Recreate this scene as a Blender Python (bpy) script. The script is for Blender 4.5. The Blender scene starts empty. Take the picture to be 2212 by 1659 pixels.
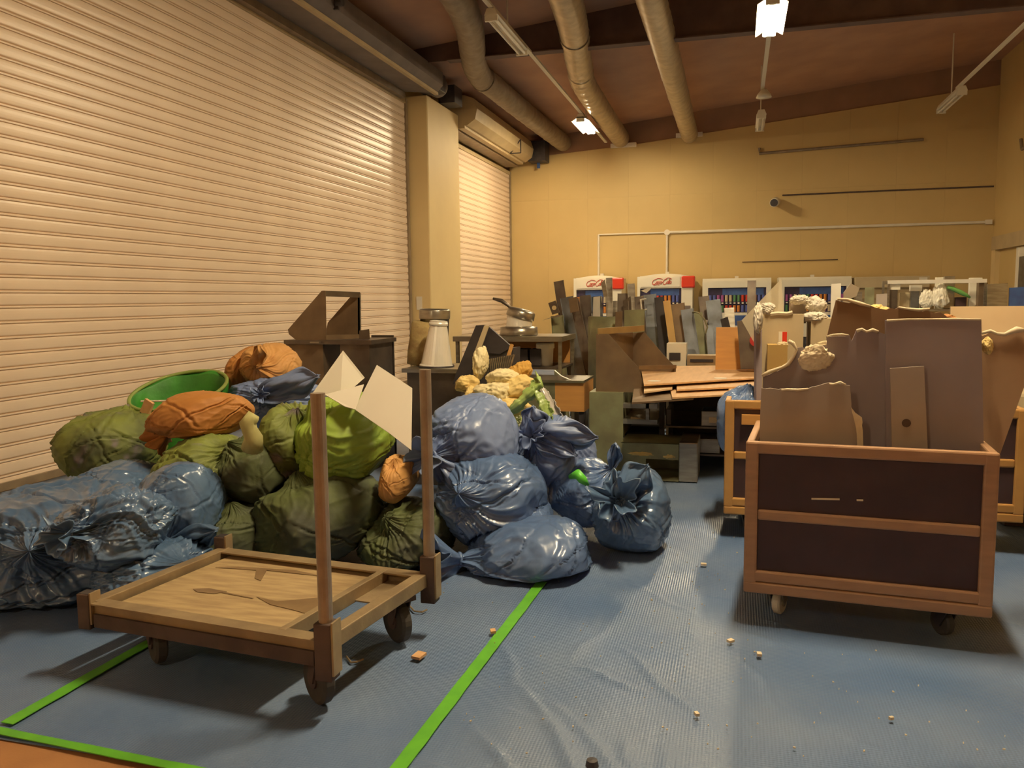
import bpy, bmesh, math, random
import numpy as np
from mathutils import Vector, Matrix

# ---------------------------------------------------------------- camera
IMG_W, IMG_H = 2212.0, 1659.0
FPX, ROLL, CAMH = 1760.0, 0.0115, 1.38
CXP, CYP = IMG_W/2, IMG_H/2
_c, _s = math.cos(ROLL), math.sin(ROLL)
_vx, _vy = 1592-CXP, 641-CYP                      # vanishing point of the hall's long axis
_xp, _yp = _vx*_c-_vy*_s, _vx*_s+_vy*_c
PITCH = math.atan2(-_yp, FPX); YAW = math.atan2(_xp, math.hypot(FPX, _yp))
FWD = Vector((-math.sin(YAW)*math.cos(PITCH), math.cos(YAW)*math.cos(PITCH), -math.sin(PITCH)))
_r0 = Vector((math.cos(YAW), math.sin(YAW), 0)); _d0 = -_r0.cross(FWD)
IX = _r0*_c+_d0*_s; IY = -_r0*_s+_d0*_c
ORG = Vector((0, 0, CAMH))
scene = bpy.context.scene
COL = scene.collection
cam_d = bpy.data.cameras.new('camera'); cam_o = bpy.data.objects.new('camera', cam_d); COL.objects.link(cam_o)
cam_d.sensor_width = 36; cam_d.sensor_fit = 'HORIZONTAL'; cam_d.lens = 36*FPX/IMG_W; cam_d.clip_end = 100
m3 = Matrix((IX, -IY, -FWD)).transposed()
cam_o.matrix_world = Matrix.Translation(ORG) @ m3.to_4x4()
scene.camera = cam_o
# ---------------------------------------------------------------- light level
world = bpy.data.worlds.new('world'); scene.world = world; world.use_nodes = True
world.node_tree.nodes['Background'].inputs[0].default_value = (1.0, 0.72, 0.45, 1)
world.node_tree.nodes['Background'].inputs[1].default_value = 0.0
LAMP_COL = (1.0, 0.80, 0.50)
LAMP_POWER = 300.0
vs = scene.view_settings
vs.view_transform = 'Standard'; vs.look = 'None'; vs.gamma = 1.0; vs.use_curve_mapping = False
vs.exposure = 0.75

# ---------------------------------------------------------------- pixel helpers (a pixel gives a direction; the plane gives the distance)
def ray(x, y): return (FWD*FPX+IX*(x-CXP)+IY*(y-CYP)).normalized()
def onax(x, y, ax, val):
    r = ray(x, y); return ORG+r*((val-ORG[ax])/r[ax])
def pt(x, y, Y): return onax(x, y, 1, Y)
def ptx(x, y, X): return onax(x, y, 0, X)
def gz(x, y, z=0.0): return onax(x, y, 2, z)
def mpp(p): return (Vector(p)-ORG).dot(FWD)/FPX      # metres per photo pixel at a point

# ---------------------------------------------------------------- mesh helpers
class MB:
    def __init__(s): s.v = []; s.f = []
    def add(s, vs_, fs):
        n = len(s.v); s.v += [tuple(p) for p in vs_]; s.f += [tuple(i+n for i in q) for q in fs]; return s
    def box(s, c, d, R=None):
        c = Vector(c); vs_ = []
        for sx in (-1, 1):
            for sy in (-1, 1):
                for sz in (-1, 1):
                    p = Vector((sx*d[0]/2, sy*d[1]/2, sz*d[2]/2))
                    vs_.append(c+(R @ p if R else p))
        return s.add(vs_, [(0,1,3,2),(4,6,7,5),(0,4,5,1),(2,3,7,6),(0,2,6,4),(1,5,7,3)])
    def bx(s, x0, x1, y0, y1, z0, z1):
        return s.box(((x0+x1)/2, (y0+y1)/2, (z0+z1)/2), (abs(x1-x0), abs(y1-y0), abs(z1-z0)))
    def bar(s, p0, p1, w, h, up=(0,0,1)):
        p0, p1 = Vector(p0), Vector(p1); a = p1-p0; L = a.length; a.normalize(); up = Vector(up)
        sd = a.cross(up)
        if sd.length < 1e-4: sd = a.cross(Vector((1,0,0)))
        sd.normalize(); u = sd.cross(a)
        R = Matrix((sd, a, u)).transposed()
        return s.box((p0+p1)/2, (w, L, h), R)
    def cyl(s, p0, p1, r0, r1=None, n=16, cap=True):
        r1 = r0 if r1 is None else r1
        p0, p1 = Vector(p0), Vector(p1); a = (p1-p0).normalized()
        u = a.orthogonal().normalized(); w = a.cross(u); vs_ = []
        for p, r in ((p0, r0), (p1, r1)):
            for i in range(n):
                t = 2*math.pi*i/n; vs_.append(p+u*(r*math.cos(t))+w*(r*math.sin(t)))
        fs = [(i, (i+1) % n, n+(i+1) % n, n+i) for i in range(n)]
        if cap: fs += [tuple(range(n-1, -1, -1)), tuple(range(n, 2*n))]
        return s.add(vs_, fs)
    def tube(s, pts, r, n=10, cap=True):
        pts = [Vector(p) for p in pts]; vs_ = []; u = None
        for i, p in enumerate(pts):
            a = (pts[min(i+1, len(pts)-1)]-pts[max(i-1, 0)]).normalized()
            u = a.orthogonal().normalized() if u is None else (u-a*u.dot(a)).normalized()
            w = a.cross(u); rr = r[i] if hasattr(r, '__len__') else r
            for k in range(n):
                t = 2*math.pi*k/n; vs_.append(p+u*(rr*math.cos(t))+w*(rr*math.sin(t)))
        fs = [(i*n+k, i*n+(k+1) % n, (i+1)*n+(k+1) % n, (i+1)*n+k) for i in range(len(pts)-1) for k in range(n)]
        if cap: fs += [tuple(range(n-1, -1, -1)), tuple(range((len(pts)-1)*n, len(pts)*n))]
        return s.add(vs_, fs)
    def prism(s, pts, d):
        n = len(pts); d = Vector(d); pts = [Vector(p) for p in pts]
        return s.add(pts+[p+d for p in pts], [tuple(range(n)), tuple(range(2*n-1, n-1, -1))]+[(i, n+i, n+(i+1) % n, (i+1) % n) for i in range(n)])
    def grid(s, A):
        r, c = A.shape[:2]
        return s.add(A.reshape(-1, 3).tolist(), [(i*c+j, i*c+j+1, (i+1)*c+j+1, (i+1)*c+j) for i in range(r-1) for j in range(c-1)])
    def lathe(s, c, prof, n=28, axis=(0,0,1)):
        a = Vector(axis).normalized(); u = a.orthogonal().normalized(); w = a.cross(u); c = Vector(c); vs_ = []
        for r, h in prof:
            for k in range(n):
                t = 2*math.pi*k/n; vs_.append(c+a*h+u*(r*math.cos(t))+w*(r*math.sin(t)))
        m = len(prof)
        return s.add(vs_, [(i*n+k, i*n+(k+1) % n, (i+1)*n+(k+1) % n, (i+1)*n+k) for i in range(m-1) for k in range(n)])

def tag(o, label=None, cat=None, group=None, kind=None):
    if label: o['label'] = label
    if cat: o['category'] = cat
    if group: o['group'] = group
    if kind: o['kind'] = kind
    return o
def clean(me):
    bm = bmesh.new(); bm.from_mesh(me); bmesh.ops.recalc_face_normals(bm, faces=bm.faces); bm.to_mesh(me); bm.free()
def obj(name, mb, mat, parent=None, smooth=False, bevel=0, solid=0, label=None, cat=None, group=None, kind=None, org=None, fix=True):
    me = bpy.data.meshes.new(name); V = np.array(mb.v, dtype=float)
    o0 = Vector(org) if org is not None else Vector(((V[:,0].min()+V[:,0].max())/2, (V[:,1].min()+V[:,1].max())/2, V[:,2].min()))
    me.from_pydata((V-np.array(o0)).tolist(), [], mb.f); me.update()
    if fix: clean(me)
    if smooth: me.polygons.foreach_set('use_smooth', [True]*len(me.polygons))
    me.materials.append(mat)
    o = bpy.data.objects.new(name, me); COL.objects.link(o)
    if parent is not None:
        o.parent = parent; o.location = o0-WLOC[parent.name]
    else: o.location = o0
    WLOC[o.name] = o0
    if bevel:
        b = o.modifiers.new('bevel', 'BEVEL'); b.width = bevel; b.segments = 2; b.limit_method = 'ANGLE'
    if solid:
        b = o.modifiers.new('solid', 'SOLIDIFY'); b.thickness = solid; b.offset = 0
    return tag(o, label, cat, group, kind)
WLOC = {}
def thing(name, loc, label, cat, group=None, kind=None):
    o = bpy.data.objects.new(name, None); COL.objects.link(o); o.location = loc; o.empty_display_size = .1
    WLOC[o.name] = Vector(loc); return tag(o, label, cat, group, kind)

# ---------------------------------------------------------------- materials
MATS = {}
def mat(name, c1, c2=None, scale=4.0, rough=.5, metal=0.0, bump=0.0, bscale=40.0, coat=0.0, spec=.5, emit=None, estr=0, stretch=None, alpha=None, detail=4.0, lo=.35, hi=.65, trans=0.0):
    if name in MATS: return MATS[name]
    m = bpy.data.materials.new(name); m.use_nodes = True; nt = m.node_tree; N = nt.nodes; L = nt.links
    b = N['Principled BSDF']
    b.inputs['Base Color'].default_value = (*c1, 1); b.inputs['Roughness'].default_value = rough; b.inputs['Metallic'].default_value = metal
    b.inputs['Specular IOR Level'].default_value = spec; b.inputs['Coat Weight'].default_value = coat
    if trans: b.inputs['Transmission Weight'].default_value = trans
    if alpha is not None: b.inputs['Alpha'].default_value = alpha
    tc = N.new('ShaderNodeTexCoord'); mp = N.new('ShaderNodeMapping'); L.new(tc.outputs['Object'], mp.inputs[0])
    if stretch: mp.inputs['Scale'].default_value = stretch
    if c2:
        nz = N.new('ShaderNodeTexNoise'); nz.inputs['Scale'].default_value = scale; nz.inputs['Detail'].default_value = detail
        L.new(mp.outputs[0], nz.inputs['Vector'])
        cr = N.new('ShaderNodeValToRGB'); cr.color_ramp.elements[0].position = lo; cr.color_ramp.elements[1].position = hi
        cr.color_ramp.elements[0].color = (*c1, 1); cr.color_ramp.elements[1].color = (*c2, 1)
        L.new(nz.outputs['Fac'], cr.inputs[0]); L.new(cr.outputs[0], b.inputs['Base Color'])
    if bump:
        n2 = N.new('ShaderNodeTexNoise'); n2.inputs['Scale'].default_value = bscale; n2.inputs['Detail'].default_value = 3
        L.new(mp.outputs[0], n2.inputs['Vector'])
        bp = N.new('ShaderNodeBump'); bp.inputs['Strength'].default_value = bump; bp.inputs['Distance'].default_value = .01
        L.new(n2.outputs['Fac'], bp.inputs['Height']); L.new(bp.outputs[0], b.inputs['Normal'])
    if emit: b.inputs['Emission Color'].default_value = (*emit, 1); b.inputs['Emission Strength'].default_value = estr
    MATS[name] = m; return m

M_shut = mat('shutter_beige', (.84,.67,.50), (.78,.61,.45), 1.2, rough=.34, spec=.55)
M_shutd = mat('shutter_rail', (.30,.22,.13), (.22,.16,.10), 6, rough=.5)
M_yel = mat('wall_yellow', (.62,.45,.19), (.56,.40,.165), .7, rough=.6, bump=.06, bscale=180)
M_col = mat('column_yellow', (.72,.55,.27), (.66,.49,.24), 1.0, rough=.6)
M_wdark = mat('upper_wall_dark', (.36,.20,.12), (.30,.17,.10), 2, rough=.8)
M_ceil = mat('ceiling_dark', (.50,.28,.17), (.42,.23,.145), 1.5, rough=.85)
M_beam = mat('steel_beam_brown', (.14,.085,.065), (.10,.06,.05), 4, rough=.7)
M_house = mat('drum_housing_grey', (.19,.155,.135), (.15,.12,.105), 3, rough=.6)
M_houseb = mat('drum_housing_beige', (.52,.40,.22), (.45,.34,.19), 3, rough=.55)
M_black = mat('black_metal', (.03,.025,.028), (.05,.04,.04), 9, rough=.55)
M_duct = mat('galvanized_duct', (.55,.46,.32), (.42,.34,.23), 7, rough=.42, metal=.55, bump=.15, bscale=25)
M_ductd = mat('dusty_duct', (.32,.25,.17), (.24,.18,.12), 7, rough=.6, metal=.3, bump=.2, bscale=25)
M_fix = mat('fixture_enamel', (.72,.66,.52), rough=.4)
M_lit = mat('lit_tube', (1,1,1), emit=LAMP_COL, estr=LAMP_POWER)
M_litw = mat('lit_tube_aged', (1,1,1), emit=LAMP_COL, estr=LAMP_POWER*.62)
M_litfill = mat('fill_lamp_tube', (1,1,1), emit=LAMP_COL, estr=LAMP_POWER*.45)  # tubes of the added fill lamp behind the camera
M_tube = mat('dead_tube', (.80,.74,.62), rough=.25)
M_white = mat('white_paint', (.78,.72,.60), (.72,.66,.54), 5, rough=.45)
M_mach = mat('machine_white', (.85,.80,.66), (.80,.75,.61), 3, rough=.3, coat=.2)
M_red = mat('machine_red', (.70,.045,.02), rough=.3, coat=.3)
M_logo = mat('logo_red', (.62,.06,.03), rough=.4)
M_mdark = mat('machine_window', (.035,.035,.06), (.05,.04,.10), 6, rough=.2)
M_mblue = mat('machine_blue', (.05,.12,.34), (.04,.08,.24), 8, rough=.3)
M_steel = mat('stainless', (.44,.40,.33), (.30,.27,.22), 5, rough=.30, metal=.85, bump=.06, bscale=60, stretch=(1,1,6))
M_steeld = mat('stainless_dark', (.20,.165,.13), (.12,.095,.08), 5, rough=.38, metal=.8, bump=.06, bscale=50)
M_steelb = mat('stainless_bluish', (.25,.28,.32), (.15,.155,.16), 5, rough=.3, metal=.8, bump=.05, bscale=50)
M_hood = mat('greasy_hood', (.24,.165,.095), (.17,.115,.07), 5, rough=.45, metal=.5, bump=.08, bscale=40)
M_silver = mat('bright_aluminium', (.90,.86,.78), (.84,.80,.70), 6, rough=.32, metal=.3, bump=.1, bscale=30)
M_gsteel = mat('grimy_green_steel', (.30,.31,.17), (.21,.195,.11), 6, rough=.5, metal=.35, bump=.08, bscale=40)
M_ply = mat('plywood', (.68,.42,.20), (.60,.36,.17), 3, rough=.55, stretch=(8,1,1))
M_plyo = mat('orange_plywood', (.66,.33,.09), (.58,.28,.08), 3, rough=.5, stretch=(1,1,8))
M_plyp = mat('pale_board', (.78,.58,.34), (.72,.52,.30), 3, rough=.6)
M_deck = mat('trolley_deck', (.50,.37,.19), (.36,.25,.13), 5, rough=.6, stretch=(1.2,7,1), bump=.15, bscale=30)
M_frame = mat('trolley_steel', (.40,.30,.17), (.30,.22,.13), 9, rough=.5, metal=.35, bump=.1, bscale=60)
M_rust = mat('trolley_rust', (.12,.08,.065), (.08,.052,.045), 9, rough=.7, metal=.2, bump=.15, bscale=60)
M_pipe = mat('pipe_post', (.40,.33,.26), (.31,.25,.20), 14, rough=.34, metal=.45)
M_rub = mat('rubber', (.045,.04,.035), (.07,.06,.05), 8, rough=.75)
M_cartf = mat('cart_frame_wood', (.43,.245,.13), (.35,.195,.105), 6, rough=.55, stretch=(1,1,5))
M_cartp = mat('cart_panel_brown', (.055,.026,.027), (.042,.02,.022), 6, rough=.6)
M_carto = mat('cart_wood_orange', (.55,.30,.09), (.46,.24,.07), 6, rough=.5)
M_card = mat('cardboard_grey', (.46,.385,.32), (.40,.335,.28), 3, rough=.85)
M_cardd = mat('cardboard_dim', (.35,.29,.30), (.30,.245,.255), 3, rough=.85)
M_cardb = mat('cardboard_brown', (.34,.205,.11), (.27,.16,.09), 3, rough=.85)
M_cardl = mat('cardboard_light', (.60,.49,.30), (.54,.43,.26), 3, rough=.85)
M_edge = mat('torn_paper', (.78,.68,.48), (.70,.58,.40), 30, rough=.9)
M_foam = mat('yellow_foam', (.80,.62,.26), (.68,.48,.17), 6, rough=.9, bump=.4, bscale=30)
M_foamw = mat('cream_foam', (.82,.72,.44), (.74,.62,.34), 6, rough=.9, bump=.4, bscale=30)
M_paper = mat('white_sheet', (.70,.65,.54), (.66,.60,.50), 2, rough=.8)
M_green_t = mat('green_tape', (.14,.50,.03), (.11,.42,.03), 12, rough=.45)
M_floor = mat('red_brown_floor', (.42,.20,.075), (.34,.15,.06), 3, rough=.75, bump=.15, bscale=120)
M_chip = mat('wood_chip', (.75,.45,.22), (.65,.36,.16), 20, rough=.8)
M_greenp = mat('bright_green_plastic', (.12,.58,.05), rough=.4)

def bagmat(name, c1, c2, rough, coat, bump, bscale, spec=.5, scale=3, stains=None):
    m = bpy.data.materials.new(name); m.use_nodes = True; nt = m.node_tree; N = nt.nodes; L = nt.links; b = N['Principled BSDF']
    tc = N.new('ShaderNodeTexCoord')
    nz = N.new('ShaderNodeTexNoise'); nz.inputs['Scale'].default_value = scale; nz.inputs['Detail'].default_value = 5; L.new(tc.outputs['Object'], nz.inputs[0])
    cr = N.new('ShaderNodeValToRGB'); cr.color_ramp.elements[0].position = .38; cr.color_ramp.elements[1].position = .64
    cr.color_ramp.elements[0].color = (*c1, 1); cr.color_ramp.elements[1].color = (*c2, 1); L.new(nz.outputs[0], cr.inputs[0])
    out = cr.outputs[0]
    if stains:
        n3 = N.new('ShaderNodeTexNoise'); n3.inputs['Scale'].default_value = 7; n3.inputs['Detail'].default_value = 2; L.new(tc.outputs['Object'], n3.inputs[0])
        r3 = N.new('ShaderNodeValToRGB'); r3.color_ramp.elements[0].position = .60; r3.color_ramp.elements[1].position = .68; L.new(n3.outputs[0], r3.inputs[0])
        mx = N.new('ShaderNodeMix'); mx.data_type = 'RGBA'; L.new(r3.outputs[0], mx.inputs[0]); L.new(out, mx.inputs[6]); mx.inputs[7].default_value = (*stains, 1); out = mx.outputs[2]
    L.new(out, b.inputs['Base Color'])
    b.inputs['Roughness'].default_value = rough; b.inputs['Coat Weight'].default_value = coat; b.inputs['Coat Roughness'].default_value = .18; b.inputs['Specular IOR Level'].default_value = spec
    # crumpled film: stretched noise ridges
    n2 = N.new('ShaderNodeTexNoise'); n2.inputs['Scale'].default_value = bscale; n2.inputs['Detail'].default_value = 4; n2.inputs['Distortion'].default_value = .6; n2.noise_type = 'RIDGED_MULTIFRACTAL'
    L.new(tc.outputs['Object'], n2.inputs[0])
    bp = N.new('ShaderNodeBump'); bp.inputs['Strength'].default_value = bump; bp.inputs['Distance'].default_value = .02
    L.new(n2.outputs[0], bp.inputs['Height']); L.new(bp.outputs[0], b.inputs['Normal'])
    MATS[name] = m; return m
M_blue = bagmat('blue_bag_film', (.095,.165,.34), (.13,.205,.39), .33, .4, .3, 8)
M_bluel = bagmat('blue_bag_crumpled', (.08,.15,.28), (.115,.19,.33), .28, .5, .5, 10)
M_bluem = bagmat('blue_bag_matte', (.16,.225,.42), (.20,.265,.46), .46, .15, .3, 8)
M_grn = bagmat('green_woven_sack', (.20,.24,.05), (.10,.11,.06), .62, .0, .3, 6, .35, 3.5, (.20,.17,.17))
M_grnb = bagmat('bright_green_sack', (.28,.40,.05), (.22,.33,.05), .55, .05, .35, 5, .4, 3)
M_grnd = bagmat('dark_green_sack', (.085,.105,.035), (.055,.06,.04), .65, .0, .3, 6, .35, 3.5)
M_brn = bagmat('brown_sack', (.50,.22,.055), (.42,.175,.045), .6, .0, .3, 4, .35)
M_brnl = bagmat('tan_sack', (.62,.33,.11), (.55,.28,.09), .6, .0, .3, 4, .35)

# blue tarpaulin: worn film with a woven grid of fine relief
def tarpmat():
    m = bpy.data.materials.new('blue_tarpaulin'); m.use_nodes = True; nt = m.node_tree; N = nt.nodes; L = nt.links; b = N['Principled BSDF']
    tc = N.new('ShaderNodeTexCoord')
    nz = N.new('ShaderNodeTexNoise'); nz.inputs['Scale'].default_value = 1.3; nz.inputs['Detail'].default_value = 6; L.new(tc.outputs['Object'], nz.inputs[0])
    cr = N.new('ShaderNodeValToRGB'); cr.color_ramp.elements[0].position = .35; cr.color_ramp.elements[1].position = .68
    cr.color_ramp.elements[0].color = (.095,.17,.34,1); cr.color_ramp.elements[1].color = (.17,.235,.36,1); L.new(nz.outputs[0], cr.inputs[0]); L.new(cr.outputs[0], b.inputs['Base Color'])
    b.inputs['Roughness'].default_value = .36; b.inputs['Specular IOR Level'].default_value = .6
    n4 = N.new('ShaderNodeTexNoise'); n4.inputs['Scale'].default_value = 2.2; n4.inputs['Detail'].default_value = 5; L.new(tc.outputs['Object'], n4.inputs[0])
    rr = N.new('ShaderNodeMapRange'); rr.inputs[1].default_value = .35; rr.inputs[2].default_value = .7; rr.inputs[3].default_value = .28; rr.inputs[4].default_value = .55; L.new(n4.outputs[0], rr.inputs[0]); L.new(rr.outputs[0], b.inputs['Roughness'])
    ws = []
    for d in ('X', 'Y'):
        w = N.new('ShaderNodeTexWave'); w.bands_direction = d; w.inputs['Scale'].default_value = 28; w.inputs['Distortion'].default_value = .6; w.inputs['Detail'].default_value = 1; L.new(tc.outputs['Object'], w.inputs[0]); ws.append(w)
    ad = N.new('ShaderNodeMath'); L.new(ws[0].outputs['Fac'], ad.inputs[0]); L.new(ws[1].outputs['Fac'], ad.inputs[1])
    n2 = N.new('ShaderNodeTexNoise'); n2.inputs['Scale'].default_value = 9; n2.inputs['Detail'].default_value = 4; L.new(tc.outputs['Object'], n2.inputs[0])
    ad2 = N.new('ShaderNodeMath'); ad2.operation = 'MULTIPLY_ADD'; L.new(n2.outputs[0], ad2.inputs[0]); ad2.inputs[1].default_value = 3.0; L.new(ad.outputs[0], ad2.inputs[2])
    bp = N.new('ShaderNodeBump'); bp.inputs['Strength'].default_value = .22; bp.inputs['Distance'].default_value = .004
    L.new(ad2.outputs[0], bp.inputs['Height']); L.new(bp.outputs[0], b.inputs['Normal'])
    return m
M_tarp = tarpmat()
# ================================================================ THE HALL
XL, XR, YB, YN = -5.28, 5.10, 19.14, -7.0
ceil_z = lambda x: 5.6+.10*x
obj('floor', MB().bx(XL-.4, XR+.3, YN, YB+.2, -.12, -.006), M_floor, kind='structure')
# ceiling: sloping deck with cross beams
cm = MB(); cm.prism([(XL-.4, YN, ceil_z(XL-.4)), (XR+.3, YN, ceil_z(XR+.3)), (XR+.3, YN, ceil_z(XR+.3)+.12), (XL-.4, YN, ceil_z(XL-.4)+.12)], (0, YB+.2-YN, 0))
ceil = obj('ceiling', cm, M_ceil, kind='structure')
for yb in (-6.2, -.2, 5.8, 11.8):
    b = MB(); zb = 4.92
    b.prism([(XL-.35, yb+.06, ceil_z(XL-.35)), (XR+.2, yb+.06, ceil_z(XR+.2)), (XR+.2, yb+.06, zb), (-4.2, yb+.06, zb), (XL-.35, yb+.06, zb+.02)], (0, .012, 0))
    b.bx(-4.2, XR+.2, yb-.02, yb+.15, zb-.015, zb)
    obj('beam', b, M_beam, ceil)
for yb in (2.8, 8.8):
    b = MB(); b.prism([(-4.2, yb, ceil_z(-4.2)), (XR+.2, yb, ceil_z(XR+.2)), (XR+.2, yb, ceil_z(XR+.2)-.13), (-4.2, yb, ceil_z(-4.2)-.13)], (0, .07, 0)); obj('purlin', b, M_beam, ceil)
obj('wall_front', MB().bx(XL-.4, XR+.3, YN-.15, YN, 0, 6.2), M_yel, kind='structure')
# left wall, pilaster
wl = obj('wall_left', MB().bx(XL-.4, XL-.16, YN, YB+.2, 0, 5.2), M_yel, kind='structure')
obj('pilaster', MB().bx(XL-.16, -4.91, 12.80, 14.36, 0, 4.70), M_col, wl, bevel=.02)
obj('lintel', MB().bx(XL-.16, XL-.02, YN, 12.8, 4.62, 5.06), M_shutd, wl)
obj('lintel', MB().bx(XL-.16, XL-.02, 14.36, YB, 4.62, 5.06), M_yel, wl)
p = pt(905, 655, 12.78); obj('notice', MB().box((p.x, 12.797, p.z), (.10, .006, .22)), M_white, wl)
# back wall: siding panels with open joints, dark upper band
wb = obj('wall_back', MB().bx(XL-.4, XR+.3, YB+.03, YB+.2, 0, 6.2), M_wdark, kind='structure')
ctop = lambda x: 4.86+.062*(x+2.33) if x < -2.33 else 4.86+.1*(x+2.33)
nP = 11; wpx = (XR-XL)/nP
for i in range(nP):
    a, b_ = XL+i*wpx+.0008, XL+(i+1)*wpx-.0008
    for z0, z1 in ((0, 3.70), (3.7015, None)):
        q = MB(); t0, t1 = (z1, z1) if z1 else (ctop(a), ctop(b_))
        q.prism([(a, YB, z0), (b_, YB, z0), (b_, YB, t1), (a, YB, t0)], (0, .03, 0)); obj('panel', q, M_yel, wb)
# right wall with sliding door bay
wr = obj('wall_right', MB().bx(XR, XR+.3, YN, YB+.2, 0, 6.3), M_yel, kind='structure')
q0 = ptx(2147, 512, XR-.06); q1 = ptx(2147, 541, XR-.06)
obj('door_header', MB().bx(XR-.10, XR, 12.0, q0.y, q1.z, q0.z), M_houseb, wr)
d3 = obj('door_3', MB().bx(XR-.03, XR-.002, 12.2, 17.4, 0, q1.z-.02), M_white, kind='structure')
for y0, y1 in ((17.34, 17.44), (16.2, 16.27), (14.8, 14.87)): obj('stile', MB().bx(XR-.055, XR-.03, y0, y1, 0, q1.z-.02), M_mach, d3)
for y0, y1 in ((16.27, 17.34), (14.87, 16.2)): obj('pane', MB().bx(XR-.045, XR-.032, y0+.05, y1-.05, .3, q1.z-.2), M_steelb, d3)
obj('jamb', MB().bx(XR-.09, XR, q0.y-.25, q0.y, 0, q1.z), M_col, wr)

# roller shutters: one mesh per slat, shared
def shutter(name, y0, y1, ztop, label):
    P = .115; n = int(ztop/P)
    prof = [(-.004,0),(.002,.003),(.0045,.010),(.0062,.03),(.0068,.05),(.0062,.07),(.0045,.084),(.001,.0875),(-.012,.0885),(-.012,.0915),(.001,.093),(.0035,.096),(.0035,.102),(.001,.1055),(-.012,.1070),(-.012,.1115),(-.004,P)]
    root = thing(name, (XL, (y0+y1)/2, 0), label, None, kind='structure')
    me = None
    for k in range(n+1):
        z = k*P
        if k == 0:
            m_ = MB(); L = len(prof)
            vs_ = [(XL+a, y, b_) for y in (y0, y1) for a, b_ in prof]
            m_.add(vs_, [(i, i+1, L+i+1, L+i) for i in range(L-1)])
            o = obj('slat', m_, M_shut, root, smooth=False, org=(XL, (y0+y1)/2, 0), fix=False); me = o.data
        else:
            o = bpy.data.objects.new('slat', me); COL.objects.link(o); o.parent = root; o.location = (0, 0, z)
    for y in (y0-.02, y1+.02):
        obj('guide_rail', MB().bx(XL-.08, XL+.035, y-.035, y+.035, 0, ztop+.1), M_shutd, root)
    obj('bottom_bar', MB().bx(XL-.02, XL+.03, y0, y1, .0, .06), M_shutd, root)
    obj('top_trim', MB().bx(XL-.02, XL+.03, y0, y1, ztop+.02, ztop+.10), M_houseb, root)
    return root
shutter('door_1', -2.6, 12.73, 4.55, 'wide beige roller shutter of horizontal slats along the hall')
shutter('door_2', 14.43, 19.08, 4.30, 'narrow beige roller shutter between the column and the end wall')
# drum housings above the shutters
h1 = thing('shutter_housing', (-4.9, 5, 4.62), 'long grey box housing over the wide roller shutter', 'shutter housing')
obj('case', MB().prism([(XL+.02, -2.6, 4.70), (-4.62, -2.6, 4.64), (-4.52, -2.6, 4.74), (-4.52, -2.6, 4.94), (-4.62, -2.6, 5.0), (XL+.02, -2.6, 5.0)], (0, 15.1, 0)), M_house, h1)
obj('flange', MB().bx(-4.66, -4.60, -2.6, 12.5, 4.60, 4.64), M_houseb, h1)
obj('flange', MB().bx(XL+.03, XL+.12, -2.6, 12.5, 4.60, 4.69), M_shutd, h1)
for yh in (3.6, 8.9):
    obj('bracket', MB().bar((-4.50, yh, 4.72), (-4.50, yh, 5.1), .03, .06).cyl((-4.50, yh, 4.80), (-4.42, yh, 4.80), .05), M_black, h1)
mo = thing('shutter_motor', (-4.75, 12.95, 4.70), 'dark geared motor on top of the yellow column', 'motor')
obj('gearbox', MB().bx(-5.0, -4.62, 12.58, 12.92, 4.71, 5.0), M_black, mo, bevel=.02)
obj('drum_wheel', MB().cyl((-4.82, 12.93, 4.88), (-4.82, 13.10, 4.88), .17, n=24), M_house, mo)
obj('chain_guard', MB().bx(-4.92, -4.66, 13.45, 13.85, 4.71, 5.0), M_black, mo)
h2 = thing('shutter_housing', (-4.9, 16.6, 4.5), 'beige rounded box housing over the narrow roller shutter', 'shutter housing')
obj('case', MB().prism([(XL+.02, 14.38, 4.52), (-4.75, 14.38, 4.52), (-4.60, 14.38, 4.62), (-4.56, 14.38, 4.80), (-4.62, 14.38, 4.98), (-4.80, 14.38, 5.05), (XL+.02, 14.38, 5.05)], (0, 4.25, 0)), M_houseb, h2, smooth=False)
obj('flange', MB().bx(XL+.03, -4.95, 14.38, 18.7, 4.44, 4.50), M_shutd, h2)
obj('flange', MB().bx(-4.93, -4.80, 14.38, 18.6, 4.47, 4.52), M_houseb, h2)
obj('bracket', MB().bar((-4.75, 17.3, 4.5), (-4.52, 17.3, 4.78), .02, .02).bar((-4.52, 17.3, 4.78), (-4.52, 17.3, 4.5), .02, .02).bar((-4.52, 17.3, 4.5), (-4.75, 17.3, 4.5), .02, .02), M_black, h2)
obj('end_box', MB().bx(-4.72, -4.30, 18.68, 19.10, 4.55, 5.0), M_black, h2)
obj('blue_tag', MB().bx(-4.56, -4.49, 18.95, 18.97, 4.42, 4.56), M_mblue, h2)

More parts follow.
